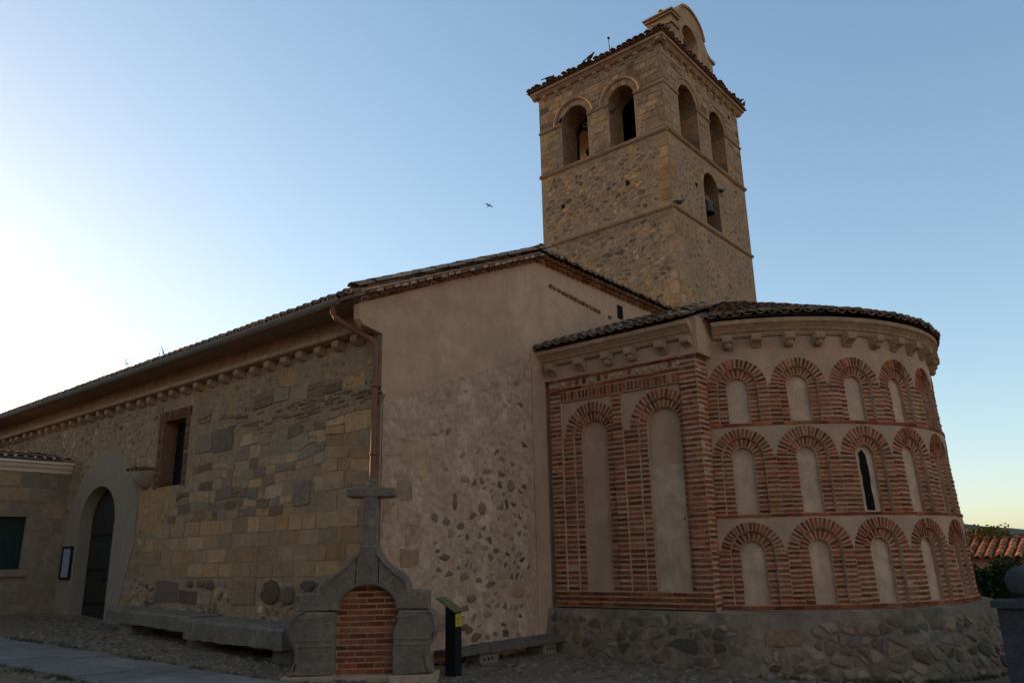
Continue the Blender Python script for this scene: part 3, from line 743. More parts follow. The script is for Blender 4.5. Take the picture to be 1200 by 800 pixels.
# ---- presbytery: brick side wall
rng = random.Random(31)
mb = MB()
XE = -6.08
SP = 3.86
LA, RA = -8.37, -6.86
TALL = [(LA, .29, .45, .64), (RA, .34, .50, .67)]
sheet(mb, pres, [(-9.5, 5.05), (XE, 5.05), (XE, 5.7), (-9.5, 5.7)], w=-.005, mi=1)
sheet(mb, pres, [(-9.5, .6), (XE, .6), (XE, 5.05), (-9.5, 5.05)], w=-.19, mi=1)           # back of the panels
def strip(u0, u1, v0, v1, w, mi=0):
    sheet(mb, pres, [(u0, v0), (u1, v0), (u1, v1), (u0, v1)], w=w, mi=mi); rim(mb, pres, [(u0, v0), (u1, v0), (u1, v1), (u0, v1)], -.2, w, mi)
F, O1, I1 = -.004, -.055, -.10
B0 = .98
strip(-9.34, -9.07, B0, 4.57, F); strip(-9.34, XE, .70, B0, F); strip(-7.87, -7.66, B0, 4.57, F); strip(-6.4, XE, B0, 5.05, F); strip(-9.34, -6.4, 4.57, 5.05, F)
pit = .0925
for (c, r0, r1, r2), (lo, hi) in zip(TALL, ((-9.07, -7.87), (-7.66, -6.4))):
    strip(lo, c-r1, B0, SP, O1); strip(c+r1, hi, B0, SP, O1); strip(c-r1, c-r0, B0, SP, I1); strip(c+r0, c+r1, B0, SP, I1)
    # plaster above the arch with the arch cut out
    ar = [(c-r1*cos(pi*i/16), SP+r1*sin(pi*i/16)) for i in range(17)]
    sheet(mb, pres, [(lo, SP), (c-r1, SP)]+ar[1:-1]+[(c+r1, SP), (hi, SP), (hi, 4.57), (lo, 4.57)], w=O1+.004, mi=1)
    rim(mb, pres, ar, O1, I1, 0, closed=False)
    inn = [(c-r0*cos(pi*i/16), SP+r0*sin(pi*i/16)) for i in range(17)]
    annulus(mb, pres, c, SP, r0, r1, I1, 0); rim(mb, pres, inn, I1, -.19, 0, closed=False)
    ring_bricks(mb, pres, c, SP, r1, r2, 20, -.1, O1+.02, 2, rng); ring_bricks(mb, pres, c, SP, r0, r1, 15, -.15, I1+.012, 2, rng)
    annulus(mb, pres, c, SP, r1, r2, O1+.007, 0)
    for a, b, w in ((lo, c-r1, O1), (c+r1, hi, O1), (c-r1, c-r0, I1), (c+r0, c+r1, I1)):
        brick_rows(mb, pres, a, b, B0, SP, w-.06, w+.014, pit, [a, b], 2, rng, .54, drop=.012)
brick_rows(mb, pres, -9.34, -9.07, B0, 4.9, -.07, .006, pit, None, 2, rng, .54)
brick_rows(mb, pres, -7.87, -7.66, B0, 4.58, -.07, .006, pit, [-7.87, -7.66], 2, rng, .54)
brick_rows(mb, pres, -6.43, XE, B0, 5.04, -.07, .008, pit, None, 2, rng, .54)
brick_rows(mb, pres, -9.34, XE, .71, B0, -.07, .02, .09, None, 2, rng, .56)
u = -9.06
while u < -6.44:                                        # soldier course
    mb.box(pres, u, u+.052, 4.59, 4.755, -.07, .012, 2, .005, rng); u += .086
brick_rows(mb, pres, -9.34, -6.4, 4.775, 4.865, -.07, .03, .09, None, 2, rng, .54)
u = -9.06
while u < -6.44:                                        # dog-tooth course
    mb.add([pres(u, 4.885, -.05), pres(u+.135, 4.885, -.05), pres(u+.0675, 4.885, .055), pres(u, 4.975, -.05), pres(u+.135, 4.975, -.05), pres(u+.0675, 4.975, .055)],
           [(0, 2, 5, 3), (2, 1, 4, 5), (3, 4, 5), (0, 1, 2)], 2 if rng.random() < .5 else 1); u += .172
brick_rows(mb, pres, -9.34, -6.4, 4.985, 5.06, -.07, .035, .075, None, 2, rng, .56)
# pale patch: lower part of right panel sits forward, a later infill
strip(-7.2, -6.5, .98, 3.15, -.165, 3)
# side return of the corner pier towards the apse
side = lambda u, v, w: (XE+w, u, v)
sheet(mb, side, [(YP, .5), (13.4, .5), (13.4, 5.7), (YP, 5.7)], w=-.004, mi=0)
brick_rows(mb, side, YP+.0, 13.25, .72, 5.04, -.07, .008, pit, None, 2, rng, .54)
sheet(mb, side, [(YP, 5.05), (13.4, 5.05), (13.4, 5.72), (YP, 5.72)], w=-.002, mi=1)
pw = mb.build('presbytery_wall', ['joint', 'plaster', 'brick', 'plaster_panel'], church)
tag(pw, 'flat brick wall with two tall blind arches')

# ---- apse
rng = random.Random(41)
TH0, TH1 = R_(-82), R_(60)
mb = MB()
def arcgrid(mb, t0, t1, zs, w, mi, step=R_(2.0), fw=None):
    n = max(2, int((t1-t0)/step)); vs = []
    for z in zs:
        for i in range(n+1): vs.append(apse((t0+(t1-t0)*i/n)*AR, z, w))
    k = n+1
    mb.add(vs, [(j*k+i, j*k+i+1, (j+1)*k+i+1, (j+1)*k+i) for j in range(len(zs)-1) for i in range(n)], mi, True)
PD = -.15
arcgrid(mb, TH0, TH1, [.4, 1.5, 3, 4.5, 5.0], PD, 0)
arcgrid(mb, TH0, TH1, [4.97, 5.7], 0, 1)
arcgrid(mb, R_(60), R_(170), [.2, 5.7], 0, 1)
for z0_, z1_ in ((.62, .76), (2.165, 2.225), (3.725, 3.79)):       # thin brick sill courses
    arcgrid(mb, TH0, TH1, [z0_, z1_], .0, 2)
    for z_ in (z0_, z1_):
        n = 70; vs = []
        for i in range(n+1):
            t = (TH0+(TH1-TH0)*i/n)*AR; vs += [apse(t, z_, PD), apse(t, z_, 0)]
        mb.add(vs, [(2*i, 2*i+1, 2*i+3, 2*i+2) for i in range(n)], 2)
    t = TH0*AR
    while t < TH1*AR:
        w = rng.uniform(.2, .3); nrow = 1 if z1_-z0_ < .1 else 2
        for k in range(nrow):
            a = z0_+(z1_-z0_)*k/nrow
            mb.box(apse, t+.006+.1*k, t+w-.006+.1*k, a+.008, a+(z1_-z0_)/nrow-.006, -.05, .018, 3, .004, rng)
        t += w
aw = mb.build('apse_wall', ['plaster_panel', 'plaster', 'joint', 'brick'], church)
tag(aw, 'curved apse wall with three tiers of blind brick arches')
BAY = R_(15.5); HB = BAY*AR/2
ROWS = [(.76, 1.60, 2.165), (2.225, 3.18, 3.725), (3.79, 4.45, 4.98)]
def blind_arch(th, base, sp, top, is_win):
    cu = th*AR; mb = MB(); f = apse
    sp += rng.uniform(-.022, .018); r2 = .525+rng.uniform(-.018, .012); r0 = .19+rng.uniform(-.012, .012); r1 = .355; cu += rng.uniform(-.012, .012)
    # spandrel plaster, from the outer ring to the bay edge and band top
    def prof(u): return sp+math.sqrt(max(0, r2*r2-(u-cu)**2))
    n = 20; us = [th*AR-HB+2*HB*i/n for i in range(n+1)]; vs = []
    for u in us: vs += [f(u, max(sp, prof(u))-.02, 0), f(u, top, 0)]
    mb.add(vs, [(2*i, 2*i+1, 2*i+3, 2*i+2) for i in range(n)], 1, True)
    c0 = th*AR; FO, FI = -.005, -.075
    annulus(mb, f, cu, sp, r1, r2+.01, FO, 0, 18); annulus(mb, f, cu, sp, r0, r1, FI, 0, 18)
    for a, b, w in ((c0-HB, cu-r1, FO), (cu+r1, c0+HB, FO), (cu-r1, cu-r0, FI), (cu+r0, cu+r1, FI)):
        mb.add([f(a, base, w), f((a+b)/2, base, w), f(b, base, w), f(a, sp, w), f((a+b)/2, sp, w), f(b, sp, w)], [(0, 1, 4, 3), (1, 2, 5, 4)], 0)
        brick_rows(mb, f, a, b, base, sp, w-.05, w+.011, .0815, [a, b], 2, rng, .54)
    o = arch_pts(cu, r1, base, sp, 18); i_ = arch_pts(cu, r0, base, sp, 18)
    rim(mb, f, o, FO, FI, 0, closed=False); rim(mb, f, i_, FI, PD, 0, closed=False)
    ring_bricks(mb, f, cu, sp, r1+.002, r2, rng.choice((18, 19, 20, 21)), FO-.05, FO+.012, 2, rng)
    ring_bricks(mb, f, cu, sp, r0+.01, r1-.012, rng.choice((11, 12, 13)), FI-.04, FI+.010, 2, rng)
    o = mb.build('blind_arch', ['joint', 'plaster', 'brick'], aw)
    if is_win:
        tag(o, 'blind arch pierced by a narrow dark slit window')
        mb = MB(); pts = []
        for k in range(9): pts.append((cu-.155+rng.uniform(-.012, .012)-.0*k, base+.04+(sp-base)*k/8))
        pts += [(cu-.155*cos(pi*k/8)*(1+rng.uniform(-.06, .06)), sp+.13*sin(pi*k/8)) for k in range(1, 8)]
        for k in range(9): pts.append((cu+.155+rng.uniform(-.012, .012), base+.04+(sp-base)*(8-k)/8))
        gap = [(cu-.085+rng.uniform(-.012, .012), base+.03+(sp+.03-base)*k/9) for k in range(10)]+[(cu, sp+.12)]+[(cu+.075+rng.uniform(-.012, .012), sp+.03-(sp-base)*k/9) for k in range(10)]
        sheet(mb, apse, gap, w=PD+.006); mb.build('slit_window', 'void', aw)
for k in range(-1, 7):
    th = R_(-66.3)+k*BAY
    if k < 0: continue
    for ri, (b, s, t) in enumerate(ROWS): blind_arch(th, b, s, t, ri == 1 and k == 2)
# side plaster between pier and first bay
mb = MB()
for (b, s, t) in ROWS:
    a = R_(-66.3)*AR-HB
    mb.add([apse(a, b, -.012), apse(a-.3, b, -.012), apse(a-.3, t, -.012), apse(a, t, -.012)], [(0, 1, 2, 3)], 0)
    brick_rows(mb, apse, a-.18, a, b, t, -.05, .006, .0815, [a-.18, a], 1, rng, .54)
mb.build('brick_jamb', ['joint', 'brick'], aw)

# plinth: one battered footing following the presbytery, the corner and the apse
PP = [(-9.46, YP-.10), (-5.80, YP-.10), (-5.66, YP-.06), (-5.46, YP+.06)]+[(AX+(AR+.30)*cos(R_(a)), AY+(AR+.30)*sin(R_(a))) for a in range(-64, 60, 3)]
PS = [0.]
for (a, b), (c, d) in zip(PP, PP[1:]): PS.append(PS[-1]+math.hypot(c-a, d-b))
def ppos(u):
    u = min(max(u, 0), PS[-1]-1e-6); k = 0
    while PS[k+1] < u: k += 1
    t = (u-PS[k])/(PS[k+1]-PS[k]); (a, b), (c, d) = PP[k], PP[k+1]
    return a+(c-a)*t, b+(d-b)*t, (d-b)/(PS[k+1]-PS[k]), -(c-a)/(PS[k+1]-PS[k])
def plinth(u, v, w):
    x, y, nx_, ny_ = ppos(u)
    if .3 < u < PS[-1]-.3:
        _, _, a, b = ppos(u-.12); _, _, c, d = ppos(u+.12); nx_, ny_ = (a+c)/2, (b+d)/2
    k = (.68-v)*.27+w; return (x+nx_*k, y+ny_*k, v)
mb = MB(); n = 150; zs = [-.95, -.5, -.2, .1, .4, .6, .66]; UL = 3.9; pv = []
for z in zs:
    for i in range(n+1): pv.append(plinth(PS[-1]*i/n, z-(.0 if z < .6 else .0), rng.uniform(-.012, .012)))
fa = [(j*(n+1)+i, j*(n+1)+i+1, (j+1)*(n+1)+i+1, (j+1)*(n+1)+i) for j in range(len(zs)-1) for i in range(n)]
o_ = len(mb.v); mb.v += pv
for f in fa: mb.f.append(f); mb.m.append(0); mb.sm.append(True)
tv = []
for i in range(n+1):
    u = PS[-1]*i/n; x, y, a, b = ppos(u); q = plinth(u, .66, 0); tv += [q, (x-a*.5, y-b*.5, .70)]
mb.add(tv, [(2*i, 2*i+1, 2*i+3, 2*i+2) for i in range(n)], 0, True)
big = []
for (u, v, a, b) in big: stone(mb, plinth, u, v, a, b, .06, rng.choice([1, 2]), rng, n=9, pw=2.2, rot=rng.uniform(-.2, .2))
ashlar(mb, plinth, 4.15, 4.75, .17, .42, .02, 2, rng, .03)
def plok(u, v, a, b): return v+b < .69 and not (4.1 < u+a and u-a < 4.8 and .15 < v+b and v-b < .44) and not any(abs(u-p)/(a+r)+abs(v-q)/(b+s_) < 1.05 for p, q, r, s_ in big)
rubble(mb, plinth, rng, 2.5, UL, -.4, .42, .52, .3, lambda u, v: rng.choice([1, 2, 3, 1]), lambda u, v, a, b: plok(u, v, a, b) and not big.append((u, v, a*.7, b*.7)), gap=.03, hgt=(.02, .05), shrink=(0, .1), sub=.1)
rubble(mb, plinth, rng, .02, UL, -.8, .68, .25, .17, lambda u, v: rng.choice([1, 1, 2, 3, 2, 1, None]), plok, gap=.024, hgt=(.004, .036), shrink=(0, .2), sub=.5)
rubble(mb, plinth, rng, UL, PS[-1]-.3, -.9, .67, .30, .20, lambda u, v: rng.choice([1, 1, 3, 3, 2, 2, 1, 0]), plok, gap=.022, hgt=(.004, .038), shrink=(0, .18), sub=.6)
mb.build('plinth', ['plinth_mortar', 'dark', 'brown', 'grey', 'buff', 'lime'], church)

# ---- cornice over presbytery and apse
CP = [(-.05, 5.34), (.03, 5.34), (.06, 5.36), (.09, 5.42), (.12, 5.435), (.14, 5.47), (.2, 5.53), (.24, 5.555), (.24, 5.63), (.0, 5.66), (-.05, 5.66)]
mb = MB()
sweep(mb, [((x_, YP-.02, 0), (0, -1, 0), (0, 0, 1)) for x_ in (-9.5, -6.05)], CP)
pc = mb.build('presbytery_cornice', 'trim', church)
mb = MB()
sweep(mb, [(apse(R_(-71+130*i/80)*AR, 5.45, 0)[:2]+(0,), (cos(R_(-71+130*i/80)), sin(R_(-71+130*i/80)), 0), (0, 0, 1)) for i in range(81)], CP)
ac = mb.build('apse_cornice', 'trim', church)
# plastered stub of the pier rising to the eave
mb = MB(); mb.box(pres, -6.33, -5.98, 5.04, 5.72, -.9, .04, 0, .01, rng, back=True); mb.build('corner_pier_cap', 'plaster', church)
def corbel_mesh(kind):
    mb = MB(); w = .085
    pr = [(0, 0), (.03, .0), (.06, .04), (.13, .08), (.2, .1), (.215, .12), (.215, .22), (0, .22)]
    sweep(mb, [((-w, 0, 0), (0, -1, 0), (0, 0, 1)), ((w, 0, 0), (0, -1, 0), (0, 0, 1))], pr)
    if kind: 
        pf = [(.075*sin(pi*i/6), -.075*cos(pi*i/6)) for i in range(7)]
        lathe(mb, (0, -.11, .05), pf, 0, 10)
    return mb
def put_corbels(parent, kinds, spots):
    protos = {}
    for (p, rz), k in zip(spots, kinds):
        p = Vector(p)
        if k not in protos:
            mb = corbel_mesh(k); mb.v = [(a+p.x, b+p.y, c+p.z) for a, b, c in mb.v]
            o = mb.build('corbel', 'trim', parent, org=p); o.rotation_euler.z = rz; protos[k] = o
        else: moved(protos[k], p-ORG[parent.name], rz)
put_corbels(pc, [0, 0, 1, 1, 0, 0], [((x_, YP, 5.13), 0) for x_ in (-9.2, -8.5, -7.85, -7.33, -6.68, -6.16)])
degs = [-67.4, -60.3, -52.2, -44.6, -36.1, -27.3, -19.5, -11.3, -3, 5, 13, 21, 29, 37]
put_corbels(ac, [1, 0, 1, 1, 0, 1, 0, 0, 0, 1, 0, 1, 0, 0], [(apse(R_(a)*AR, 5.14, 0), R_(a)+pi/2) for a in degs])

# ---- roofs over presbytery and apse
rng = random.Random(51)
mb = MB()
sl = math.tan(R_(20)); E0 = 5.70
yE = YP-.29; zr = E0+(AY-yE)*sl
mb.add([(-9.5, yE, E0-.03), (AX, yE, E0-.03), (AX, AY, zr-.03), (-9.5, AY, zr-.03), (-9.5, 20.9, E0), (AX, 20.9, E0)], [(0, 1, 2, 3), (3, 2, 5, 4)], 0)
upP = Vector((0, 1, sl)).normalized()
tile_field(mb, (-9.4, yE, E0), (1, 0, 0), upP, 16, 12, rng, .214, .36, over=.02, lim=lambda c: 12 if c < 10 else 3)
pr_ = mb.build('presbytery_roof', 'tile', church)
mb = MB()
RE = AR+.15; zE = 5.70
n = 70; vs = [(AX, AY, zE+RE*sl-.03)]
for i in range(n+1):
    t = R_(-95+185*i/n); vs.append((AX+RE*cos(t), AY+RE*sin(t), zE-.03))
mb.add(vs, [(0, i+1, i+2) for i in range(n)], 0)
cols = 66
for c in range(cols):
    t = R_(-72)+c*(.213/RE)
    if t > R_(100): break
    o = Vector((cos(t), sin(t), 0)); sd_ = Vector((-sin(t), cos(t), 0)); up = (-o+Vector((0, 0, sl))).normalized(); nrm = Vector((0, 0, 1))
    for r in range(11):
        rad = RE-r*.36*cos(R_(20))
        if r > 5 and c % 2: continue
        if r > 8 and c % 4: continue
        p = Vector((AX, AY, zE))+o*(rad+rng.uniform(-.02, .03))+Vector((0, 0, (RE-rad)*sl+.05))
        tile(mb, p, (up-nrm*.05).normalized(), sd_, .46, .098*rng.uniform(.93, 1.06), .08, 0, True, cap=r == 0)
        if r < 3:
            p2 = p+sd_*.1065+nrm*.005; tile(mb, p2, (up-nrm*.05).normalized(), sd_, .46, .092, .076, 0, False)
mb.build('apse_roof', 'tile', church)

# ---- bell tower
rng = random.Random(61)
TX0, TY1 = -14.37, 24.68
ZT = 17.08
AF = [(-12.92, .515, 14.0, 15.56), (-11.11, .47, 14.0, 15.56)]
ASd = [(20.69, .64, 14.02, 15.5), (22.81, .58, 14.02, 15.58)]
A3 = (21.86, .53, 11.56, 12.95)
mb = MB()
M['jamb'] = mat('shade-darkened jamb stone', (.21, .145, .09), .25, stain=(.1, .07, .05), stain_amt=.6, stain_scale=1.5, noise=8, bump=.6)  # jamb tone lowered in the colour to stand for shade in the openings
TM = ['tower_mortar', 'buff', 'brown', 'grey', 'ochre', 'plaster', 'belfry', 'dark', 'void', 'jamb']
hf = [arch_pts(c, h, b, s) for c, h, b, s in AF]; hs = [arch_pts(c, h, b, s) for c, h, b, s in ASd]; h3 = arch_pts(*A3)
sheet(mb, tf, [(TX0, 6.5), (XT, 6.5), (XT, ZT), (TX0, ZT)], hf, 0, 0)
sheet(mb, tr, [(YT, 6.5), (TY1, 6.5), (TY1, ZT), (YT, ZT)], hs+[h3], 0, 0)
tl_ = lambda u, v, w: (TX0-w, u, v); tb_ = lambda u, v, w: (u, TY1+w, v)
sheet(mb, tl_, [(YT, 6.5), (TY1, 6.5), (TY1, ZT), (YT, ZT)], [arch_pts(20.8, .55, 14, 15.55), arch_pts(22.9, .55, 14, 15.55)], 0, 0)
sheet(mb, tb_, [(TX0, 6.5), (XT, 6.5), (XT, ZT), (TX0, ZT)], [], 0, 0)
TK = -.85
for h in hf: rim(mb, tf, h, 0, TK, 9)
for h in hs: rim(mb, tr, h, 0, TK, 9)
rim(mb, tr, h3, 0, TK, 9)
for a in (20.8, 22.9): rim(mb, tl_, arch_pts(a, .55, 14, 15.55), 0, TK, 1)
# inner chamber
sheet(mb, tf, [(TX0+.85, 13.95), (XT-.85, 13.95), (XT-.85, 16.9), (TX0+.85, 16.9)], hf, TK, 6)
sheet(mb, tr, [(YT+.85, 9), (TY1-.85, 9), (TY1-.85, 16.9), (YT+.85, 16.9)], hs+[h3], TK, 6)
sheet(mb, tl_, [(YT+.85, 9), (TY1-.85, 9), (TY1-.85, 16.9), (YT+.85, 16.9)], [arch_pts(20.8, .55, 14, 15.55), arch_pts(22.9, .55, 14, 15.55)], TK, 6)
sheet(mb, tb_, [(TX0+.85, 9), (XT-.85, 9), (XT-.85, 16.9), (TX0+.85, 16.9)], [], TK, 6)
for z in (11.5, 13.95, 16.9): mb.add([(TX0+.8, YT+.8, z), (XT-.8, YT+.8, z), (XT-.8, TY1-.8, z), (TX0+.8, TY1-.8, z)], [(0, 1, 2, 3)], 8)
def clear(holes, u, v, a, b): return not any(pin(offset(h, -.06-max(a, b)), u, v) for h in holes)
# front rubble
def pk(u, v):
    r = rng.random()
    return (0 if r < .08 else None) if r < .17 else (1 if r < .45 else (2 if r < .74 else (3 if r < .84 else (4 if r < .92 else 7))))
for za, zb in ((7.6, 11.34), (11.48, 13.86)):
    rubble(mb, tf, rng, TX0+.02, XT-.02, za, zb, .31, .185, pk, lambda u, v, a, b: u+a < XT-.25-.12*sin(v*7), gap=.02, hgt=(.0015, .010), shrink=(0, .22), sub=.6, base=-.006)
# quoins
v = 7.8; k = 0
while v < 13.8:
    h = rng.uniform(.28, .42)
    w = rng.uniform(.2, .5)
    if not (v < 11.42 < v+h) and rng.random() < .75:
        ashlar(mb, tf, XT-w, XT-.005, v+.01, v+h-.012, .012, 4, rng, .01); ashlar(mb, tr, YT+.005, YT+rng.uniform(.25, .5), v+.01, v+h-.012, .008, 4 if rng.random() < .4 else 1, rng, .01)
    v += h; k += 1
# right face: plaster with part-buried small stones
for za, zb in ((8.0, 11.34), (11.48, 13.86)):
    rubble(mb, tr, rng, YT+.4, TY1-.05, za, zb, .32, .2, lambda u, v: rng.choice([1, 2, 2, 3, 1, None]), lambda u, v, a, b: clear([h3], u, v, a, b), gap=.05, hgt=(.001, .010), shrink=(.1, .45), sub=.45)
# belfry stage ashlar
def belfry_ash(fn, u0, u1, holes, keep):
    v = 14.05
    while v < 16.7:
        h = rng.uniform(.17, .26); u = u0+.02
        if not (15.5 < v+h/2 < 15.66):
            while u < u1-.06:
                e = min(u+rng.uniform(.2, .45), u1-.02)
                if clear(holes, (u+e)/2, v+h/2, (e-u)/2, h/2) and rng.random() < keep:
                    ashlar(mb, fn, u+.008, e-.008, v+.008, v+h-.008, rng.uniform(.004, .022), 1 if rng.random() < .75 else (2 if rng.random() < .5 else 4), rng, .012)
                u = e
        v += h
belfry_ash(tf, TX0, XT, hf, .93); belfry_ash(tr, YT, TY1, hs, .55)
# voussoir infill around the arches
for c, hw, b, s in AF:
    ring_bricks(mb, tf, c, s, hw+.01, hw+.26, 13, -.03, .016, 1, rng, th=.93)
for c, hw, b, s in ASd: ring_bricks(mb, tr, c, s, hw+.01, hw+.24, 13, -.03, .014, 1, rng, th=.93)
ring_bricks(mb, tr, A3[0], A3[3], A3[1]+.01, A3[1]+.2, 11, -.03, .014, 1, rng, th=.92)
# put-log holes
for (u, v) in ((-13.51, 12.61), (-11.05, 12.61)): mb.box(tf, u-.06, u+.06, v-.07, v+.07, -.03, .03, 8)
for (u, v) in ((20.79, 12.69), (22.65, 16.45), (23.0, 16.35), (23.95, 16.5), (23.85, 16.1)): mb.box(tr, u-.06, u+.06, v-.07, v+.07, -.03, .012, 8)
# low brick infill in the right-hand openings
for c, hw, b, s in ASd: mb.box(tr, c-hw, c+hw, b, b+.55, -.8, -.55, 2)
bt = mb.build('bell_tower', TM, church); tag(bt, 'square rubble bell tower with arched belfry openings')
# mouldings
mb = MB()
RO = [(0, -.07), (.05, -.06), (.085, -.03), (.1, .0), (.085, .03), (.05, .06), (0, .07)]
def string(z, s=1.0, cuts=()):
    pf = [(a*s, b*s) for a, b in RO]
    sweep(mb, [((TX0-.0, YT, z), (-.0, -1, 0), (0, 0, 1)), ((XT, YT, z), (0, -1, 0), (0, 0, 1))], pf, smooth=True)
    sweep(mb, [((XT, YT-.0, z), (1, 0, 0), (0, 0, 1)), ((XT, TY1, z), (1, 0, 0), (0, 0, 1))], pf, smooth=True)
    sweep(mb, [((TX0, YT, z), (-1, 0, 0), (0, 0, 1)), ((TX0, TY1, z), (-1, 0, 0), (0, 0, 1))], pf, smooth=True)
string(11.41, .9); string(13.94, 1.0)
for a, b in ((TX0, AF[0][0]-AF[0][1]), (AF[0][0]+AF[0][1], AF[1][0]-AF[1][1]), (AF[1][0]+AF[1][1], XT)):
    sweep(mb, [((a, YT, 15.56), (0, -1, 0), (0, 0, 1)), ((b, YT, 15.56), (0, -1, 0), (0, 0, 1))], [(p*.75, q*.75) for p, q in RO], smooth=True)
for a, b in ((YT, ASd[0][0]-ASd[0][1]), (ASd[0][0]+ASd[0][1], ASd[1][0]-ASd[1][1]), (ASd[1][0]+ASd[1][1], TY1)):
    sweep(mb, [((XT, a, 15.55), (1, 0, 0), (0, 0, 1)), ((XT, b, 15.55), (1, 0, 0), (0, 0, 1))], [(p*.6, q*.6) for p, q in RO], smooth=True)
mb.build('string_course', 'trim', bt)
for c, hw, b, s in AF:
    mb = MB(); rr = hw+.25
    sweep(mb, [((c-rr*cos(pi*i/20), YT, s+rr*sin(pi*i/20)), (0, -1, 0), (-cos(pi*i/20), 0, sin(pi*i/20))) for i in range(21)], [(0, -.06), (.06, -.05), (.09, 0), (.09, .04), (.05, .065), (0, .07)], smooth=True)
    mb.build('hood_mould', 'ochre', bt)
for c, hw, b, s in ASd:
    mb = MB(); rr = hw+.22
    sweep(mb, [((XT, c-rr*cos(pi*i/20), s+rr*sin(pi*i/20)), (1, 0, 0), (0, -cos(pi*i/20), sin(pi*i/20))) for i in range(21)], [(0, -.04), (.04, -.03), (.05, .0), (.04, .03), (0, .04)], smooth=True)
    mb.build('hood_mould', 'trim', bt)
mb = MB()
TCN = [(-.05, 16.92), (.05, 16.92), (.1, 16.95), (.16, 17.02), (.22, 17.03), (.22, 17.12), (-.05, 17.14)]
sweep(mb, [((TX0-.2, YT, 0), (0, -1, 0), (0, 0, 1)), ((XT+.2, YT, 0), (0, -1, 0), (0, 0, 1))], TCN)
sweep(mb, [((XT, YT-.2, 0), (1, 0, 0), (0, 0, 1)), ((XT, TY1+.2, 0), (1, 0, 0), (0, 0, 1))], TCN)
sweep(mb, [((TX0, YT-.2, 0), (-1, 0, 0), (0, 0, 1)), ((TX0, TY1+.2, 0), (-1, 0, 0), (0, 0, 1))], TCN)
tcn = mb.build('tower_cornice', 'trim', church)
def small_corbel(p, rz, proto=[None]):
    p = Vector(p)
    if proto[0] is None:
        m2 = MB(); sweep(m2, [((-.07, 0, 0), (0, -1, 0), (0, 0, 1)), ((.07, 0, 0), (0, -1, 0), (0, 0, 1))], [(0, 0), (.04, .0), (.1, .06), (.13, .08), (.13, .16), (0, .16)])
        m2.v = [(a+p.x, b+p.y, c+p.z) for a, b, c in m2.v]
        o = m2.build('corbel', 'trim', tcn, org=p); o.rotation_euler.z = rz; proto[0] = o
    else: moved(proto[0], p-ORG[tcn.name], rz)
for i in range(9): small_corbel((TX0+.3+i*.52, YT, 16.76), 0)
for i in range(11): small_corbel((XT, YT+.25+i*.5, 16.76), pi/2)
# tower roof
mb = MB(); cx, cy = (TX0+XT)/2, (YT+TY1)/2; e = .3; zt = 17.17; ap = 18.1
q = [(TX0-e, YT-e, zt-.03), (XT+e, YT-e, zt-.03), (XT+e, TY1+e, zt-.03), (TX0-e, TY1+e, zt-.03), (cx, cy, ap)]
mb.add(q, [(0, 1, 4), (1, 2, 4), (2, 3, 4), (3, 0, 4), (0, 1, 2, 3)], 0)
for (o, sd_, inn, ncol) in ((Vector((TX0-e+.1, YT-e, zt)), Vector((1, 0, 0)), Vector((0, 1, .33)), 25), (Vector((XT+e, YT-e+.1, zt)), Vector((0, 1, 0)), Vector((-1, 0, .38)), 28), (Vector((TX0-e, YT-e+.1, zt)), Vector((0, 1, 0)), Vector((1, 0, .38)), 28)):
    u_ = inn.normalized()
    for c in range(ncol):
        nrow = max(1, min(6, int(min(c, ncol-1-c)*.215/.36)+1))
        for r in range(nrow):
            tile(mb, o+sd_*(c*.215+rng.uniform(-.02, .02))+u_*(r*.36+rng.uniform(-.06, .05))+Vector((0, 0, .05+rng.uniform(-.015, .03))), (u_+sd_*rng.uniform(-.08, .08)).normalized(), sd_, .45, .105*rng.uniform(.85, 1.15), .08, 0)
            if r == 0: tile(mb, o+sd_*(c*.215+.107)+Vector((0, 0, .05)), u_, sd_, .45, .092, .08, 0, False)
mb.build('tower_roof', 'tile', church)
# bell gable (espadana)
mb = MB(); EX = -9.72; ET = .85
es = lambda u, v, w: (EX+w, u, v)
cy_ = 21.75
out = [(20.28, 17.1), (20.28, 18.78)]+[(20.7, 18.8), (20.78, 19.05)]+[(cy_-.92*cos(pi*i/14), 18.98+.74*sin(pi*i/14)) for i in range(1, 14)]+[(22.74, 18.98), (22.95, 18.72), (23.2, 18.6), (23.28, 18.45), (23.3, 17.1)]
hole = arch_pts(21.62, .57, 17.4, 18.42, 14)
sheet(mb, es, out, [hole], 0); sheet(mb, es, out, [hole], -ET); rim(mb, es, out, 0, -ET, 0); rim(mb, es, hole, 0, -ET, 1)
for i in range(50):
    u, v = rng.uniform(20.35, 23.2), rng.uniform(17.2, 18.6)
    if pin(offset(hole, -.2), u, v): continue
    ashlar(mb, es, u, u+rng.uniform(.2, .3), v, v+rng.uniform(.12, .2), .008, 1, rng, .015) if u < 22.9 else None
esl = lambda u, v, w: (u, 20.28-w, v)
for i in range(5):
    for j in range(3): ashlar(mb, esl, EX-ET+.02+j*.28, EX-ET+.28+j*.28, 17.2+i*.25, 17.43+i*.25, rng.uniform(.004, .02), rng.choice([1, 1, 2]), rng, .012)
ar = [(21.62-.66*cos(pi*i/16), 18.42+.66*sin(pi*i/16)) for i in range(17)]
esp = mb.build('bell_gable', ['buff', 'tower_mortar', 'brown'], church); tag(esp, 'small round topped bell gable on the tower roof')
mb = MB()
def ring_box(z0, z1, ex):
    mb.box(xyz, EX-ET-ex, EX+ex, 20.28-ex, 20.76, z0, z1, 0, .012, rng, back=True)
ring_box(18.38, 18.45, .07); ring_box(18.72, 18.80, .09); ring_box(18.80, 18.86, .14)
mb.box(xyz, EX-ET-.06, EX+.06, 22.95, 23.4, 18.4, 18.5, 0, .012, rng, back=True)
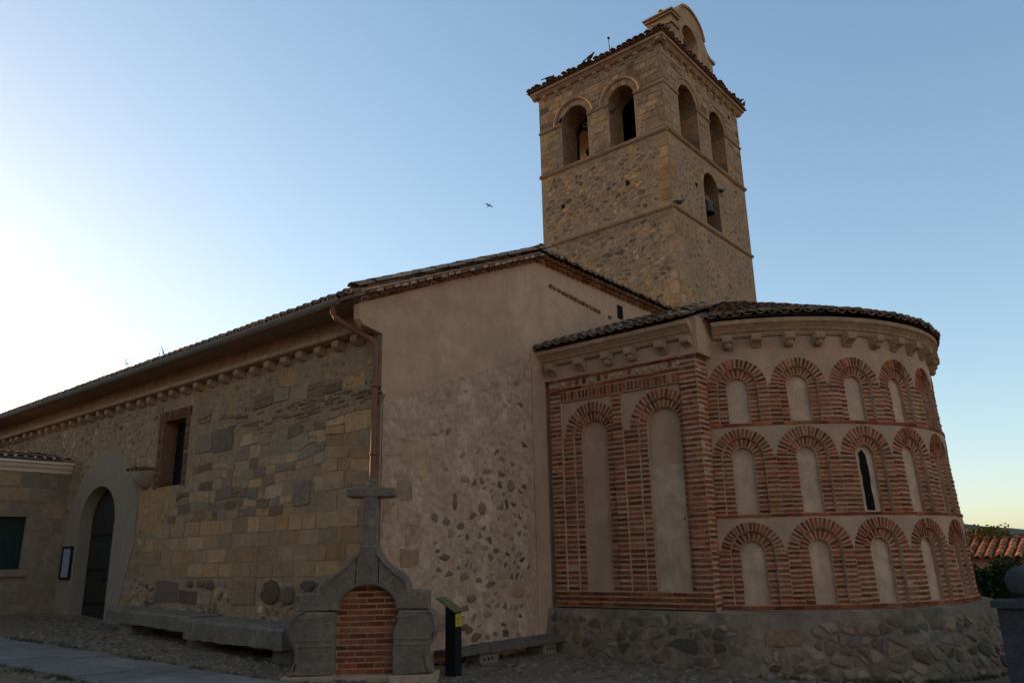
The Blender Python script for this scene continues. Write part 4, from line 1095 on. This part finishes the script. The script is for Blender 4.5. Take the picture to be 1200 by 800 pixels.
sweep(mb, [((EX-ET/2, cy_-.92*cos(pi*i/20), 18.98+.74*sin(pi*i/20)), (1, 0, 0), (0, -cos(pi*i/20), sin(pi*i/20))) for i in range(21)], [(-ET/2-.06, -.02), (ET/2+.06, -.02), (ET/2+.06, .07), (-ET/2-.06, .07)])
mb.build('gable_moulding', 'trim', esp)
mb = MB(); lathe(mb, (EX-.45, 20.5, 18.86), [(.17, 0), (.15, .05), (.09, .09), (.07, .22), (.1, .27), (.09, .34), (.0, .4)], 0, 10); mb.build('finial', 'trim', esp)

# ================================================================ BELLS (hang in the tower)
def bell(loc, s, label, group=None):
    t = thing('bell', loc, label, 'bell', group); x, y, z = loc; mb = MB()
    lathe(mb, (x, y, z-.62*s), [(.31*s, 0), (.33*s, .02*s), (.29*s, .08*s), (.235*s, .22*s), (.205*s, .38*s), (.18*s, .5*s), (.12*s, .57*s), (0, .6*s)], 0, 18)
    lathe(mb, (x, y, z-.62*s), [(.31*s, 0), (.26*s, .03*s), (.2*s, .3*s), (.0, .5*s)], 0, 18)
    mb.build('bell_body', 'bronze', t)
    mb = MB(); mb.box(xyz, x-.07*s, x+.07*s, y-.52*s, y+.52*s, z-.03*s, z+.12*s, 0, back=True); mb.box(xyz, x-.05*s, x+.05*s, y-.18*s, y+.18*s, z+.12*s, z+.26*s, 0, back=True)
    mb.build('yoke', 'wood', t)
    mb = MB(); tube(mb, [(x, y, z-.3*s), (x, y, z-.62*s)], .015*s, 0, 6); lathe(mb, (x, y, z-.69*s), [(0, 0), (.045*s, .03*s), (.045*s, .07*s), (0, .1*s)], 0, 8); mb.build('clapper', 'iron', t)
    mb = MB(); tube(mb, [(x, y-.56*s, z+.04*s), (x, y+.56*s, z+.04*s)], .03*s, 0, 6); mb.build('axle', 'iron', t)
bell((XT-.12, 21.70, 12.5), .72, 'dark bronze bell under a timber yoke in the lowest tower arch')
bell((XT-.45, 22.81, 15.6), .55, 'small bell in the right upper arch of the tower side face')
bell((-12.9, YT+1.25, 15.6), 1.2, 'bell hanging in shadow inside the left front belfry arch')
# aerial
t = thing('antenna', (-12.55, 21, 17.6), 'thin roof aerial mast with knob on the tower roof', 'antenna')
mb = MB(); tube(mb, [(-12.50, 21, 17.5), (-12.55, 21, 19.55)], .012, 0, 6); mb.build('mast', 'iron', t)
mb = MB(); lathe(mb, (-12.55, 21, 19.55), [(0, 0), (.05, .03), (.05, .08), (0, .11)], 0, 8); mb.build('knob', 'iron', t)
mb = MB(); tube(mb, [(-12.54, 21, 19.3), (-11.6, 20.3, 17.9)], .006, 0, 5); mb.build('stay_wire', 'iron', t)

# ================================================================ PIGEONS
def bird_mesh():
    mb = MB(); prof = [(-.16, .012, .0), (-.09, .045, .0), (0, .07, .0), (.07, .06, .02), (.12, .035, .06), (.14, .034, .09), (.17, .028, .10), (.19, .006, .095)]
    n = 8; vs = []
    for x, r, z in prof:
        for j in range(n): vs.append((x, r*cos(2*pi*j/n), z+.08+r*sin(2*pi*j/n)))
    mb.add(vs, [(i*n+j, i*n+(j+1) % n, (i+1)*n+(j+1) % n, (i+1)*n+j) for i in range(len(prof)-1) for j in range(n)], 0, True)
    mb.add([(-.16, -.03, .075), (-.16, .03, .075), (-.27, .04, .05), (-.27, -.04, .05), (-.16, 0, .09)], [(0, 1, 2, 3), (0, 1, 4)], 0)
    mb.add([(.18, -.006, .185), (.18, .006, .185), (.22, 0, .17)], [(0, 1, 2)], 0)
    for s in (-1, 1): tube(mb, [(.0, s*.025, .03), (.0, s*.025, -.01)], .006, 0, 5)
    return mb
bm = bird_mesh(); proto = bm.build('pigeon', 'pigeon')
birds = [((XT+.22, TY1+.22, 17.3), 2.2, 'pigeon perched at the far right corner of the tower roof'), ((XT+.2, TY1-.05, 17.33), 1.0, 'pigeon perched just left of the tower roof corner bird'),
         ((-12.05, YT-.2, 17.36), 0, 'pigeon perched mid way along the front edge of the tower roof'), ((-13.75, YT-.2, 17.33), .6, 'pigeon perched near the left end of the tower roof edge'),
         ((XT+.15, YT+.65, 17.36), 1.9, 'pigeon perched on tower roof edge before the bell gable'), ((-13.45, YT-.08, 15.63), 2.6, 'pigeon perched on the impost left of the left belfry arch'),
         ((-11.6, YT+.15, 15.3), .4, 'pigeon clinging inside the left jamb of the right belfry arch'), ((XT+.1, YT+.25, 11.48), 1.2, 'pigeon perched on lower string course by the tower corner'),
         ((XT+.1, 22.45, 12.98), 1.5, 'pigeon perched on right impost of the lowest tower arch')]
for i, (p, rz, lab) in enumerate(birds):
    o = proto if i == 0 else proto.copy()
    if i: C.objects.link(o)
    o.location = p; o.rotation_euler.z = rz; tag(o, lab, 'pigeon', 'pigeons perched on the bell tower')
mb = MB(); fb = bird_mesh(); mb.v, mb.f, mb.m, mb.sm = fb.v[:-20], [f for f in fb.f if max(f) < len(fb.v)-20], None, None
mb.m = [0]*len(mb.f); mb.sm = [True]*len(mb.f)
for s in (-1, 1):
    mb.add([(.08, s*.05, .1), (-.06, s*.05, .1), (-.08, s*.26, .17), (.06, s*.28, .18), (-.07, s*.48, .1), (.0, s*.5, .1)], [(0, 1, 2, 3), (3, 2, 4, 5)], 0)
mb.v = [(a*.45-18.14, b*.45+20.69, c*.45+14.65) for a, b, c in mb.v]
tag(mb.build('flying_bird', 'pigeon', org=(-18.14, 20.69, 14.6)), 'lone dark bird flying in the sky left of the tower', 'bird')

# ================================================================ ANNEX on the left
rng = random.Random(71)
AXX = -21.42
ann = thing('annex_building', (AXX, 7, .5), 'low stone annex with white moulded cornice and dark green window', 'building')
anw = lambda u, v, w: (AXX+w, u, v)
mb = MB(); wn_ = [(5.2, 1.58), (7.28, 1.58), (7.28, 2.80), (5.2, 2.80)]
sheet(mb, anw, [(2.0, -.3), (YN+.02, -.3), (YN+.02, 4.0), (2.0, 4.0)], [wn_]); rim(mb, anw, wn_, 0, -.16)
mb.box(xyz, -27.5, AXX, 1.9, 2.0, -.3, 4.0, 0, back=True); mb.box(xyz, -27.6, -27.5, 1.9, YN-.03, -.3, 4.0, 0, back=True)
v = .5
while v < 3.8:
    h = rng.uniform(.25, .4); u = 2.1
    while u < YN-.2:
        e = min(u+rng.uniform(.35, .8), YN-.05)
        if not (5.0 < e and u < 7.45 and v+h > 1.4 and v < 2.9) and rng.random() < .7: ashlar(mb, anw, u+.01, e-.01, v+.01, v+h-.01, rng.uniform(.002, .012), rng.choice([0, 1, 2]), rng, .02)
        u = e
    v += h
mb.build('wall', ['annex', 'buff', 'grey'], ann)
mb = MB(); sweep(mb, [((AXX, 1.7, 0), (1, 0, 0), (0, 0, 1)), ((AXX, YN-.005, 0), (1, 0, 0), (0, 0, 1))], [(0, 3.86), (.05, 3.88), (.06, 3.94), (.14, 4.0), (.16, 4.06), (.22, 4.08), (.22, 4.14), (0, 4.14)])
mb.build('cornice', 'white', ann)
mb = MB()
for i in range(29): tile(mb, Vector((AXX+.27, 1.9+i*.215, 4.19)), Vector((-1, 0, .16)).normalized(), Vector((0, 1, 0)), .5, .1, .08, 0); 
for r in range(1, 6):
    for i in range(29): tile(mb, Vector((AXX+.27-r*.4, 1.9+i*.215, 4.19+r*.068)), Vector((-1, 0, .12)).normalized(), Vector((0, 1, 0)), .5, .1, .08, 0)
mb.add([(AXX+.2, 1.7, 4.15), (AXX+.2, YN+.02, 4.15), (-27.6, YN+.02, 5.0), (-27.6, 1.7, 5.0)], [(0, 1, 2, 3)], 0)
mb.build('roof', 'tile', ann)
mb = MB(); mb.box(anw, 5.2, 7.28, 1.58, 2.80, -.2, -.14, 0)
for u in (5.2, 5.9, 6.6, 7.23): mb.box(anw, u, u+.05, 1.58, 2.8, -.14, -.1, 0)
M['shutter'] = mat('dark green shutter', (.012, .026, .02), .2, bump=.1, rough=.5)
mb.build('window', 'shutter', ann)
mb = MB(); mb.box(anw, 5.05, 7.4, 1.42, 1.56, -.02, .09, 0, .005, rng); mb.build('window_sill', 'surround', ann)

# notice board by the door
nb = thing('notice_board', (-20.88, YN-.03, 1.6), 'framed glazed notice board on the wall left of the church door', 'notice board')
mb = MB(); mb.box(nave, -21.12, -20.62, 1.36, 2.06, .022, .05, 0); mb.build('backing', 'paper', nb)
mb = MB()
for (a, b, c, d) in ((-21.15, -20.59, 1.33, 1.37), (-21.15, -20.59, 2.05, 2.09), (-21.15, -21.11, 1.37, 2.05), (-20.63, -20.59, 1.37, 2.05)): mb.box(nave, a, b, c, d, .022, .08, 0, back=True)
mb.build('frame', 'iron', nb)

# ================================================================ SHRINE with cross
rng = random.Random(81)
sn = Vector((.66, -.75, 0)).normalized(); sa = Vector((-sn.y, sn.x, 0))
K = .945; SC = Vector((-9.52*K, 7.97*K, 1.6-1.63*K))
def shr(u, v, w): p = SC+sa*(u*K)+Vector((0, 0, v*K))+sn*w; return tuple(p)
sh = thing('stone_cross_shrine', SC, 'grey granite arch topped by a cross, its opening bricked up, at the church corner', 'shrine')
def jl(pts, j=.006): return [(a+rng.uniform(-j, j), b+rng.uniform(-j, j)) for a, b in pts]
def smoothp(pts, hard=()):
    out = []
    n = len(pts)
    for i in range(n):
        if i in hard: out.append(pts[i]); continue
        p0, p, p1 = pts[i-1], pts[i], pts[(i+1) % n]
        out.append((p[0]*.75+p0[0]*.25, p[1]*.75+p0[1]*.25)); out.append((p[0]*.75+p1[0]*.25, p[1]*.75+p1[1]*.25))
    return out
ARCH = [(-1.011, .92), (-1.011, 1.175), (-.70, 1.185), (-.69, 1.30), (-.63, 1.39), (-.53, 1.44), (-.42, 1.49), (-.324, 1.562), (-.24, 1.655), (-.175, 1.735), (-.12, 1.78), (-.112, 1.85), (.12, 1.85), (.13, 1.78), (.20, 1.70), (.28, 1.60), (.38, 1.52), (.50, 1.45), (.585, 1.37), (.625, 1.28), (.63, 1.19), (.92, 1.175), (.92, .92)]
ARCH += [(.435*cos(pi*i/14), .925+.355*sin(pi*i/14)) for i in range(15)]
ARCH = [(a-.0, b) for a, b in ARCH]
mb = MB(); prism(mb, shr, ARCH, -.42, 0, 0, .02)
# carved edge moulding and keystone joints
for sgn in (-1, 1):
    pts = [(.63, 1.2), (.6, 1.33), (.52, 1.42), (.38, 1.5), (.27, 1.6), (.19, 1.7), (.13, 1.78)]
    tube(mb, [shr(sgn*a*.965-(.0 if sgn > 0 else .04), b-.035, .004) for a, b in pts], .022, 0, 6)
arch_o = mb.build('arch', 'granite', sh)
mb = MB()
for u0 in (-.185, .165):
    mb.add([shr(u0-.006, 1.3, .0015), shr(u0+.006, 1.3, .0015), shr(u0*.95+.006, 1.68, .0015), shr(u0*.95-.006, 1.68, .0015)], [(0, 1, 2, 3)], 0)
mb.build('stone_joint', 'void', arch_o)
LP = [(-.46, .02), (-.47, .905), (-.95, .915), (-1.06, .89), (-1.13, .80), (-1.16, .64), (-1.13, .53), (-1.06, .42), (-1.03, .33), (-1.04, .21), (-1.09, .10), (-1.14, .04)]
RP = [(.40, .0), (.40, .62), (.455, .74), (.47, .91), (.95, .905), (1.02, .86), (1.065, .75), (1.06, .62), (1.01, .49), (.93, .39), (.91, .28), (.93, .17), (.99, .05)]
for pts, s_ in ((LP, -1), (RP, 1)):
    mb = MB(); prism(mb, shr, pts, -.40, .03, 0, .02)
    x0, x1 = (-1.0, -.5) if s_ < 0 else (.46, .95)
    for v in (.44, .52): tube(mb, [shr(x0, v, .032), shr(x1, v, .032)], .016, 0, 6)
    tube(mb, [shr(x0-.02, .82, .032), shr(x1-.15, .84, .032)], .014, 0, 6)
    # scroll edge roll
    ed = [p for p in pts if abs(p[0]) > .9]
    tube(mb, [shr(p[0]*.955, p[1], .03) for p in ed], .025, 0, 6)
    mb.build('scroll_pillar', 'granite', sh)
mb = MB()
prism(mb, shr, [(-.105, 1.83), (.12, 1.83), (.108, 2.585), (-.108, 2.585)], -.30, -.08, 0, .015)
prism(mb, shr, [(-.37, 2.60), (-.36, 2.72), (-.15, 2.745), (.2, 2.735), (.375, 2.72), (.385, 2.6), (.33, 2.578), (-.33, 2.585)], -.31, -.07, 0, .02)
prism(mb, shr, [(-.06, 2.74), (.09, 2.735), (.085, 2.87), (-.045, 2.88)], -.28, -.1, 0, .015)
mb.build('cross', 'granite', sh)
mb = MB()
inside = lambda u, v: abs(u) > .43 or (v > .9 and (u/.435)**2+((v-.925)/.345)**2 > 1)
sheet(mb, shr, [(-.5, .0), (.5, .0), (.5, 1.29), (-.5, 1.29)], w=-.17, mi=1)
v = .03; i = 0
while v < 1.27:
    u = -.56+(.13 if i % 2 else 0)+rng.uniform(-.02, .02)
    while u < .5:
        w = .27; mb.box(shr, u+.01, u+w-.012, v, v+.052, -.2, -.15+rng.uniform(-.004, .006), 0, .003, rng); u += w
    v += .083; i += 1
mb.build('brick_infill', ['brick', 'joint'], sh)
mb = MB()
mb.box(shr, -1.2, -.44, -.18, .03, -.45, .12, 0, .02, rng, back=True); mb.box(shr, .36, 1.05, -.2, .02, -.45, .12, 0, .02, rng, back=True); mb.box(shr, -.44, .36, -.2, -.0, -.4, .0, 0, .008, rng, back=True)
mb.build('footing', 'lime', sh)

# ================================================================ BENCHES
rng = random.Random(91)
b1 = thing('stone_bench', (-13.8, 7.7, .2), 'long grey stone slab bench along the nave wall beside the door', 'bench')
def slab(x0, x1, z0, z1, y0, y1, h0, h1):
    mb = MB(); n = 16; top = []; vs = []
    for i in range(n+1):
        s = i/n; x = x0+(x1-x0)*s; zt_ = z0+(z1-z0)*s; hh = h0+(h1-h0)*s
        j = lambda a=.012: rng.uniform(-a, a)
        vs += [(x, y0+j(), zt_-hh+j()), (x, y0-.01+j(), zt_-.04+j(.006)), (x, y0+.03+j(.006), zt_+j(.004)), (x, y1, zt_), (x, y1, zt_-hh)]
    mb.add(vs, [(i*5+k, i*5+(k+1) % 5, (i+1)*5+(k+1) % 5, (i+1)*5+k) for i in range(n) for k in range(5)]+[(0, 1, 2, 3, 4), tuple(range(n*5, n*5+5))], 0, False)
    mb.build('seat_slab', 'granite', b1)
slab(-17.0, -13.72, .80, .715, 7.46, 8.12, .25, .27); slab(-13.69, -10.72, .69, .63, 7.36, 8.12, .33, .31)
for x0, x1 in ((-16.55, -16.05), (-13.9, -13.35), (-11.25, -10.75)):
    mb = MB(); mb.box(xyz, x0, x1, 7.56, 8.1, -.1, .5 if x0 < -14 else (.42 if x0 < -12 else .36), 0, .015, rng, back=True); mb.build('leg', 'granite', b1)
b2 = thing('plank_bench', (-9.2, 11.2, -.1), 'low weathered plank bench on concrete blocks against the gable wall', 'bench')
def plank(y0, y1, x0, x1, z, th):
    mb = MB(); mb.box(xyz, x0, x1, y0, y1, z-th, z, 0, .006, rng, back=True); mb.build('seat_plank', 'wood', b2)
for k in range(3):
    plank(9.3, 10.12, -9.44+k*.155, -9.295+k*.155, .205+.004*k, .085); plank(10.14, 12.42, -9.44+k*.155, -9.295+k*.155, .215-.006*k, .085)
for y0, y1 in ((9.95, 10.4), (11.62, 12.0)):
    mb = MB(); mb.box(xyz, -9.4, -9.06, y0, y1, -.35, .115, 0, .006, rng, back=True); blk = mb.build('concrete_block', 'concrete', b2)
    mb = MB()
    for k in range(3): mb.box(lambda u, v, w: (-9.06+w, u, v), y0+.1+k*.09, y0+.135+k*.09, -.0, .04, -.02, .008, 0)
    mb.build('block_hole', 'void', blk)

# ================================================================ INFO POST
pz = gz(-8.55, 8.8)
ip = thing('information_post', (-8.55, 8.8, pz), 'slim black post with tilted yellow green sign panel beside the shrine', 'sign post')
pn = Vector((.96, .22, 0)).normalized(); pa = Vector((-pn.y, pn.x, 0)); pc0 = Vector((-8.53, 8.80, pz))
def pf_(u, v, w): return tuple(pc0+pa*u+Vector((0, 0, v))+pn*w)
mb = MB(); prism(mb, lambda u, v, w: tuple(pc0+pa*w+pn*u+Vector((0, 0, v))), [(.085, -.1), (.085, .90), (-.085, 1.0), (-.085, -.1)], -.09, .09, 0, 0)
mb.build('post', 'iron', ip)
mb = MB(); prism(mb, lambda u, v, w: tuple(pc0+pa*w+pn*u+Vector((0, 0, v))), [(.10, .885), (.10, .905), (-.22, 1.09), (-.22, 1.07)], -.14, .14, 0, 0)
mb.build('sign_panel', 'panel_y', ip)
mb = MB(); mb.box(pf_, -.085, .085, .68, .86, .08, .09, 0); pl = mb.build('yellow_plate', 'yellow', ip)
mb = MB()
for (a, b, c, d) in ((.015, .1, .805, .812), (.03, .055, .775, .795), (.06, .095, .765, .772), (.025, .09, .74, .746), (.025, .07, .72, .726)): mb.box(pf_, a-.06, b-.06, c, d, .088, .0925, 0)
mb.build('printed_text', 'ink', pl)

# ================================================================ RIGHT BACKGROUND
rng = random.Random(101)
oh = thing('tiled_outbuilding', (-3, 27, -.6), 'low outbuilding with orange clay tile roof beyond the hedge', 'building')
mb = MB(); mb.box(xyz, -12, 6, 25.2, 29, -2, 1.32, 0, back=True); mb.build('wall', 'house', oh)
mb = MB(); u_ = Vector((0, 2.0, .55)).normalized()
mb.add([(-12, 24.9, 1.3), (6, 24.9, 1.3), (6, 27, 1.86), (-12, 27, 1.86), (-12, 29.3, 1.3), (6, 29.3, 1.3)], [(0, 1, 2, 3), (3, 2, 5, 4)], 0)
for c in range(76):
    x = -12+c*.238
    for r in range(6): tile(mb, Vector((x+rng.uniform(-.015, .015), 24.85, 1.33))+u_*(r*.36), u_, Vector((1, 0, 0)), .45, .095, .075, 0)
for i in range(50): tile(mb, Vector((-12+i*.36, 27, 1.9)), Vector((1, 0, 0)), Vector((0, 1, 0)), .44, .12, .1, 0)
mb.build('roof', 'orange_tile', oh)
# hedge of leaves
mb = MB()
def leaf_cloud(mb, n, fn, size):
    for i in range(n):
        p = Vector(fn()); d = Vector((rng.gauss(0, 1), rng.gauss(0, 1), rng.gauss(0, 1))).normalized(); e = d.orthogonal().normalized(); s = rng.uniform(.6, 1.3)*size
        mb.add([p-e*s*.4, p+d*s*.7-e*.0, p+e*s*.4, p-d*s*.7], [(0, 1, 2, 3)], 0)
def hp():
    x = rng.uniform(-5.5, 4); y = 20+rng.uniform(-.6, .6); top = 1.30+.12*sin(x*2.3)+.08*sin(x*5.7)+rng.gauss(0, .05)
    z = -1+(top+1)*rng.random()**.6; return (x, y, z)
mb.box(xyz, -5.5, 4, 19.75, 20.25, -1.2, 1.08, 0, .05, rng, back=True)
leaf_cloud(mb, 22000, hp, .085)
tag(mb.build('hedge', 'leaf', org=(-1, 20, -1)), 'dark clipped hedge behind the apse at the right edge', 'hedge')
mb = MB()
def sp_():
    a = rng.uniform(0, 6.3); r = rng.random()**.5*.45; return (-4.35+cos(a)*r*1.3, 26.8+sin(a)*.3, 2.0+rng.gauss(0, .09))
leaf_cloud(mb, 500, sp_, .07)
M['leaf2'] = mat('yellowish shrub leaf', (.13, .12, .03), .3, .4, bump=0)  # yellowish green leaf colour
tag(mb.build('shrub', 'leaf2', org=(-4.35, 26.8, 1.8)), 'yellowish shrub top showing over the orange tiled roof', 'shrub')
# stone wall with a ball finial
bw = thing('boundary_pier', (-1.75, 13.4, -.4), 'grey stone pier topped by a stone ball behind the apse', 'pier')
mb = MB(); mb.box(xyz, -2.2, 1.5, 13.2, 13.75, -.9, .78, 0, .01, rng, back=True); mb.build('pier_wall', 'dark_stone', bw)
mb = MB(); mb.box(xyz, -2.26, 1.56, 13.13, 13.82, .78, .87, 0, .01, rng, back=True); mb.build('coping', 'dark_stone', bw)
mb = MB(); lathe(mb, (-1.86, 13.45, .87), [(.13, 0), (.11, .04)]+[(.22*sin(pi*(i+1)/12), .25-.22*cos(pi*(i+1)/12)) for i in range(11)]+[(0, .47)], 0, 18); mb.build('ball', 'dark_stone', bw)
# distant hill
mb = MB(); vs = []
for i in range(61):
    x = -160+i*5.; h = 1.6+max(0, 5.5*math.exp(-((x+44)/22)**2)+1.2*math.exp(-((x-30)/60)**2))
    vs += [(x, 200, -8), (x, 215, h+.3*sin(i*1.7)), (x, 260, -8)]
mb.add(vs, [(3*i+k, 3*i+k+1, 3*i+k+4, 3*i+k+3) for i in range(60) for k in (0, 1)], 0, True)
tag(mb.build('hill', 'hill'), 'low distant grey hill', 'hill', kind='structure')

# weeds rooted in the roof tiles
for (x, y, z, lab) in ((-21.9, 7.5, 5.9, 'dry weed sprouting on the nave roof edge toward the left'), (-17.3, 7.5, 5.95, 'dry weed sprouting on the nave roof edge above the window'), (-15.9, 7.55, 5.95, 'dry weed on the nave roof edge right of the window')):
    mb = MB()
    for i in range(11):
        a = rng.uniform(0, 6.3); l = rng.uniform(.08, .24); bx, by = x+rng.gauss(0, .09), y+rng.gauss(0, .04)
        tip = (bx+cos(a)*l*.5, by+sin(a)*l*.5, z+l); w = .008
        mb.add([(bx-w, by, z-.05), (bx+w, by, z-.05), tip], [(0, 1, 2)], 0)
    tag(mb.build('roof_weed', 'weed', org=(x, y, z)), lab, 'weed', 'weeds growing on the nave roof')

# ================================================================ HOUSES ADDED BEHIND THE CAMERA, unseen, to shade the low church walls
rng = random.Random(111)
def shade_house(cx, cy, rz, w, d, h, label):
    zb = gz(cx, cy)-.1
    t = thing('shade_house', (cx, cy, zb), label, 'house', 'unseen houses added to shade the church')
    t.rotation_euler.z = rz
    def L(a, b, c): return (cx+a, cy+b, zb+c)
    m = MB(); m.box(L, -w/2, w/2, -.5, h, -d, 0, 0)  if False else None
    m.add([L(x, y, z) for z in (-.5, h) for x, y in ((-w/2, 0), (w/2, 0), (w/2, -d), (-w/2, -d))], [(0, 1, 5, 4), (1, 2, 6, 5), (2, 3, 7, 6), (3, 0, 4, 7)], 0)
    m.build('wall', 'house', t)
    m = MB(); e = .4; v = [L(-w/2-e, e, h-.1), L(w/2+e, e, h-.1), L(w/2+e, -d/2, h+d*.2), L(-w/2-e, -d/2, h+d*.2), L(w/2+e, -d-e, h-.1), L(-w/2-e, -d-e, h-.1)]
    m.add(v, [(0, 1, 2, 3), (3, 2, 4, 5)], 0); m.build('roof', 'tile', t)
    for fl in range(int(h/2.9)):
        for k in range(int(w/2.6)):
            x = -w/2+1.3+k*2.6; z = .95+fl*2.9
            if fl == 0 and k == 1:
                m = MB(); m.box(lambda u, v_, w_: L(u, w_, v_), x-.55, x+.55, 0, 2.2, -.1, .03, 0); m.build('door', 'door', t); continue
            m = MB(); m.box(lambda u, v_, w_: L(u, w_, v_), x-.5, x+.5, z, z+1.3, -.1, .02, 0); f_ = m.build('window', 'glass', t)
            m = MB(); m.box(lambda u, v_, w_: L(u, w_, v_), x-.6, x+.6, z-.1, z-.01, -.1, .1, 0); m.build('window_sill', 'surround', f_)
shade_house(-15, -11, 0, 16, 8, 6.2, 'unseen house added opposite the nave to block low sky light')
shade_house(1.5, -11, 0, 15, 8, 6.2, 'unseen house added behind the camera to block low sky light')
shade_house(15.5, 4, pi/2, 14, 8, 6.0, 'unseen house added on the apse side to block low sky light')
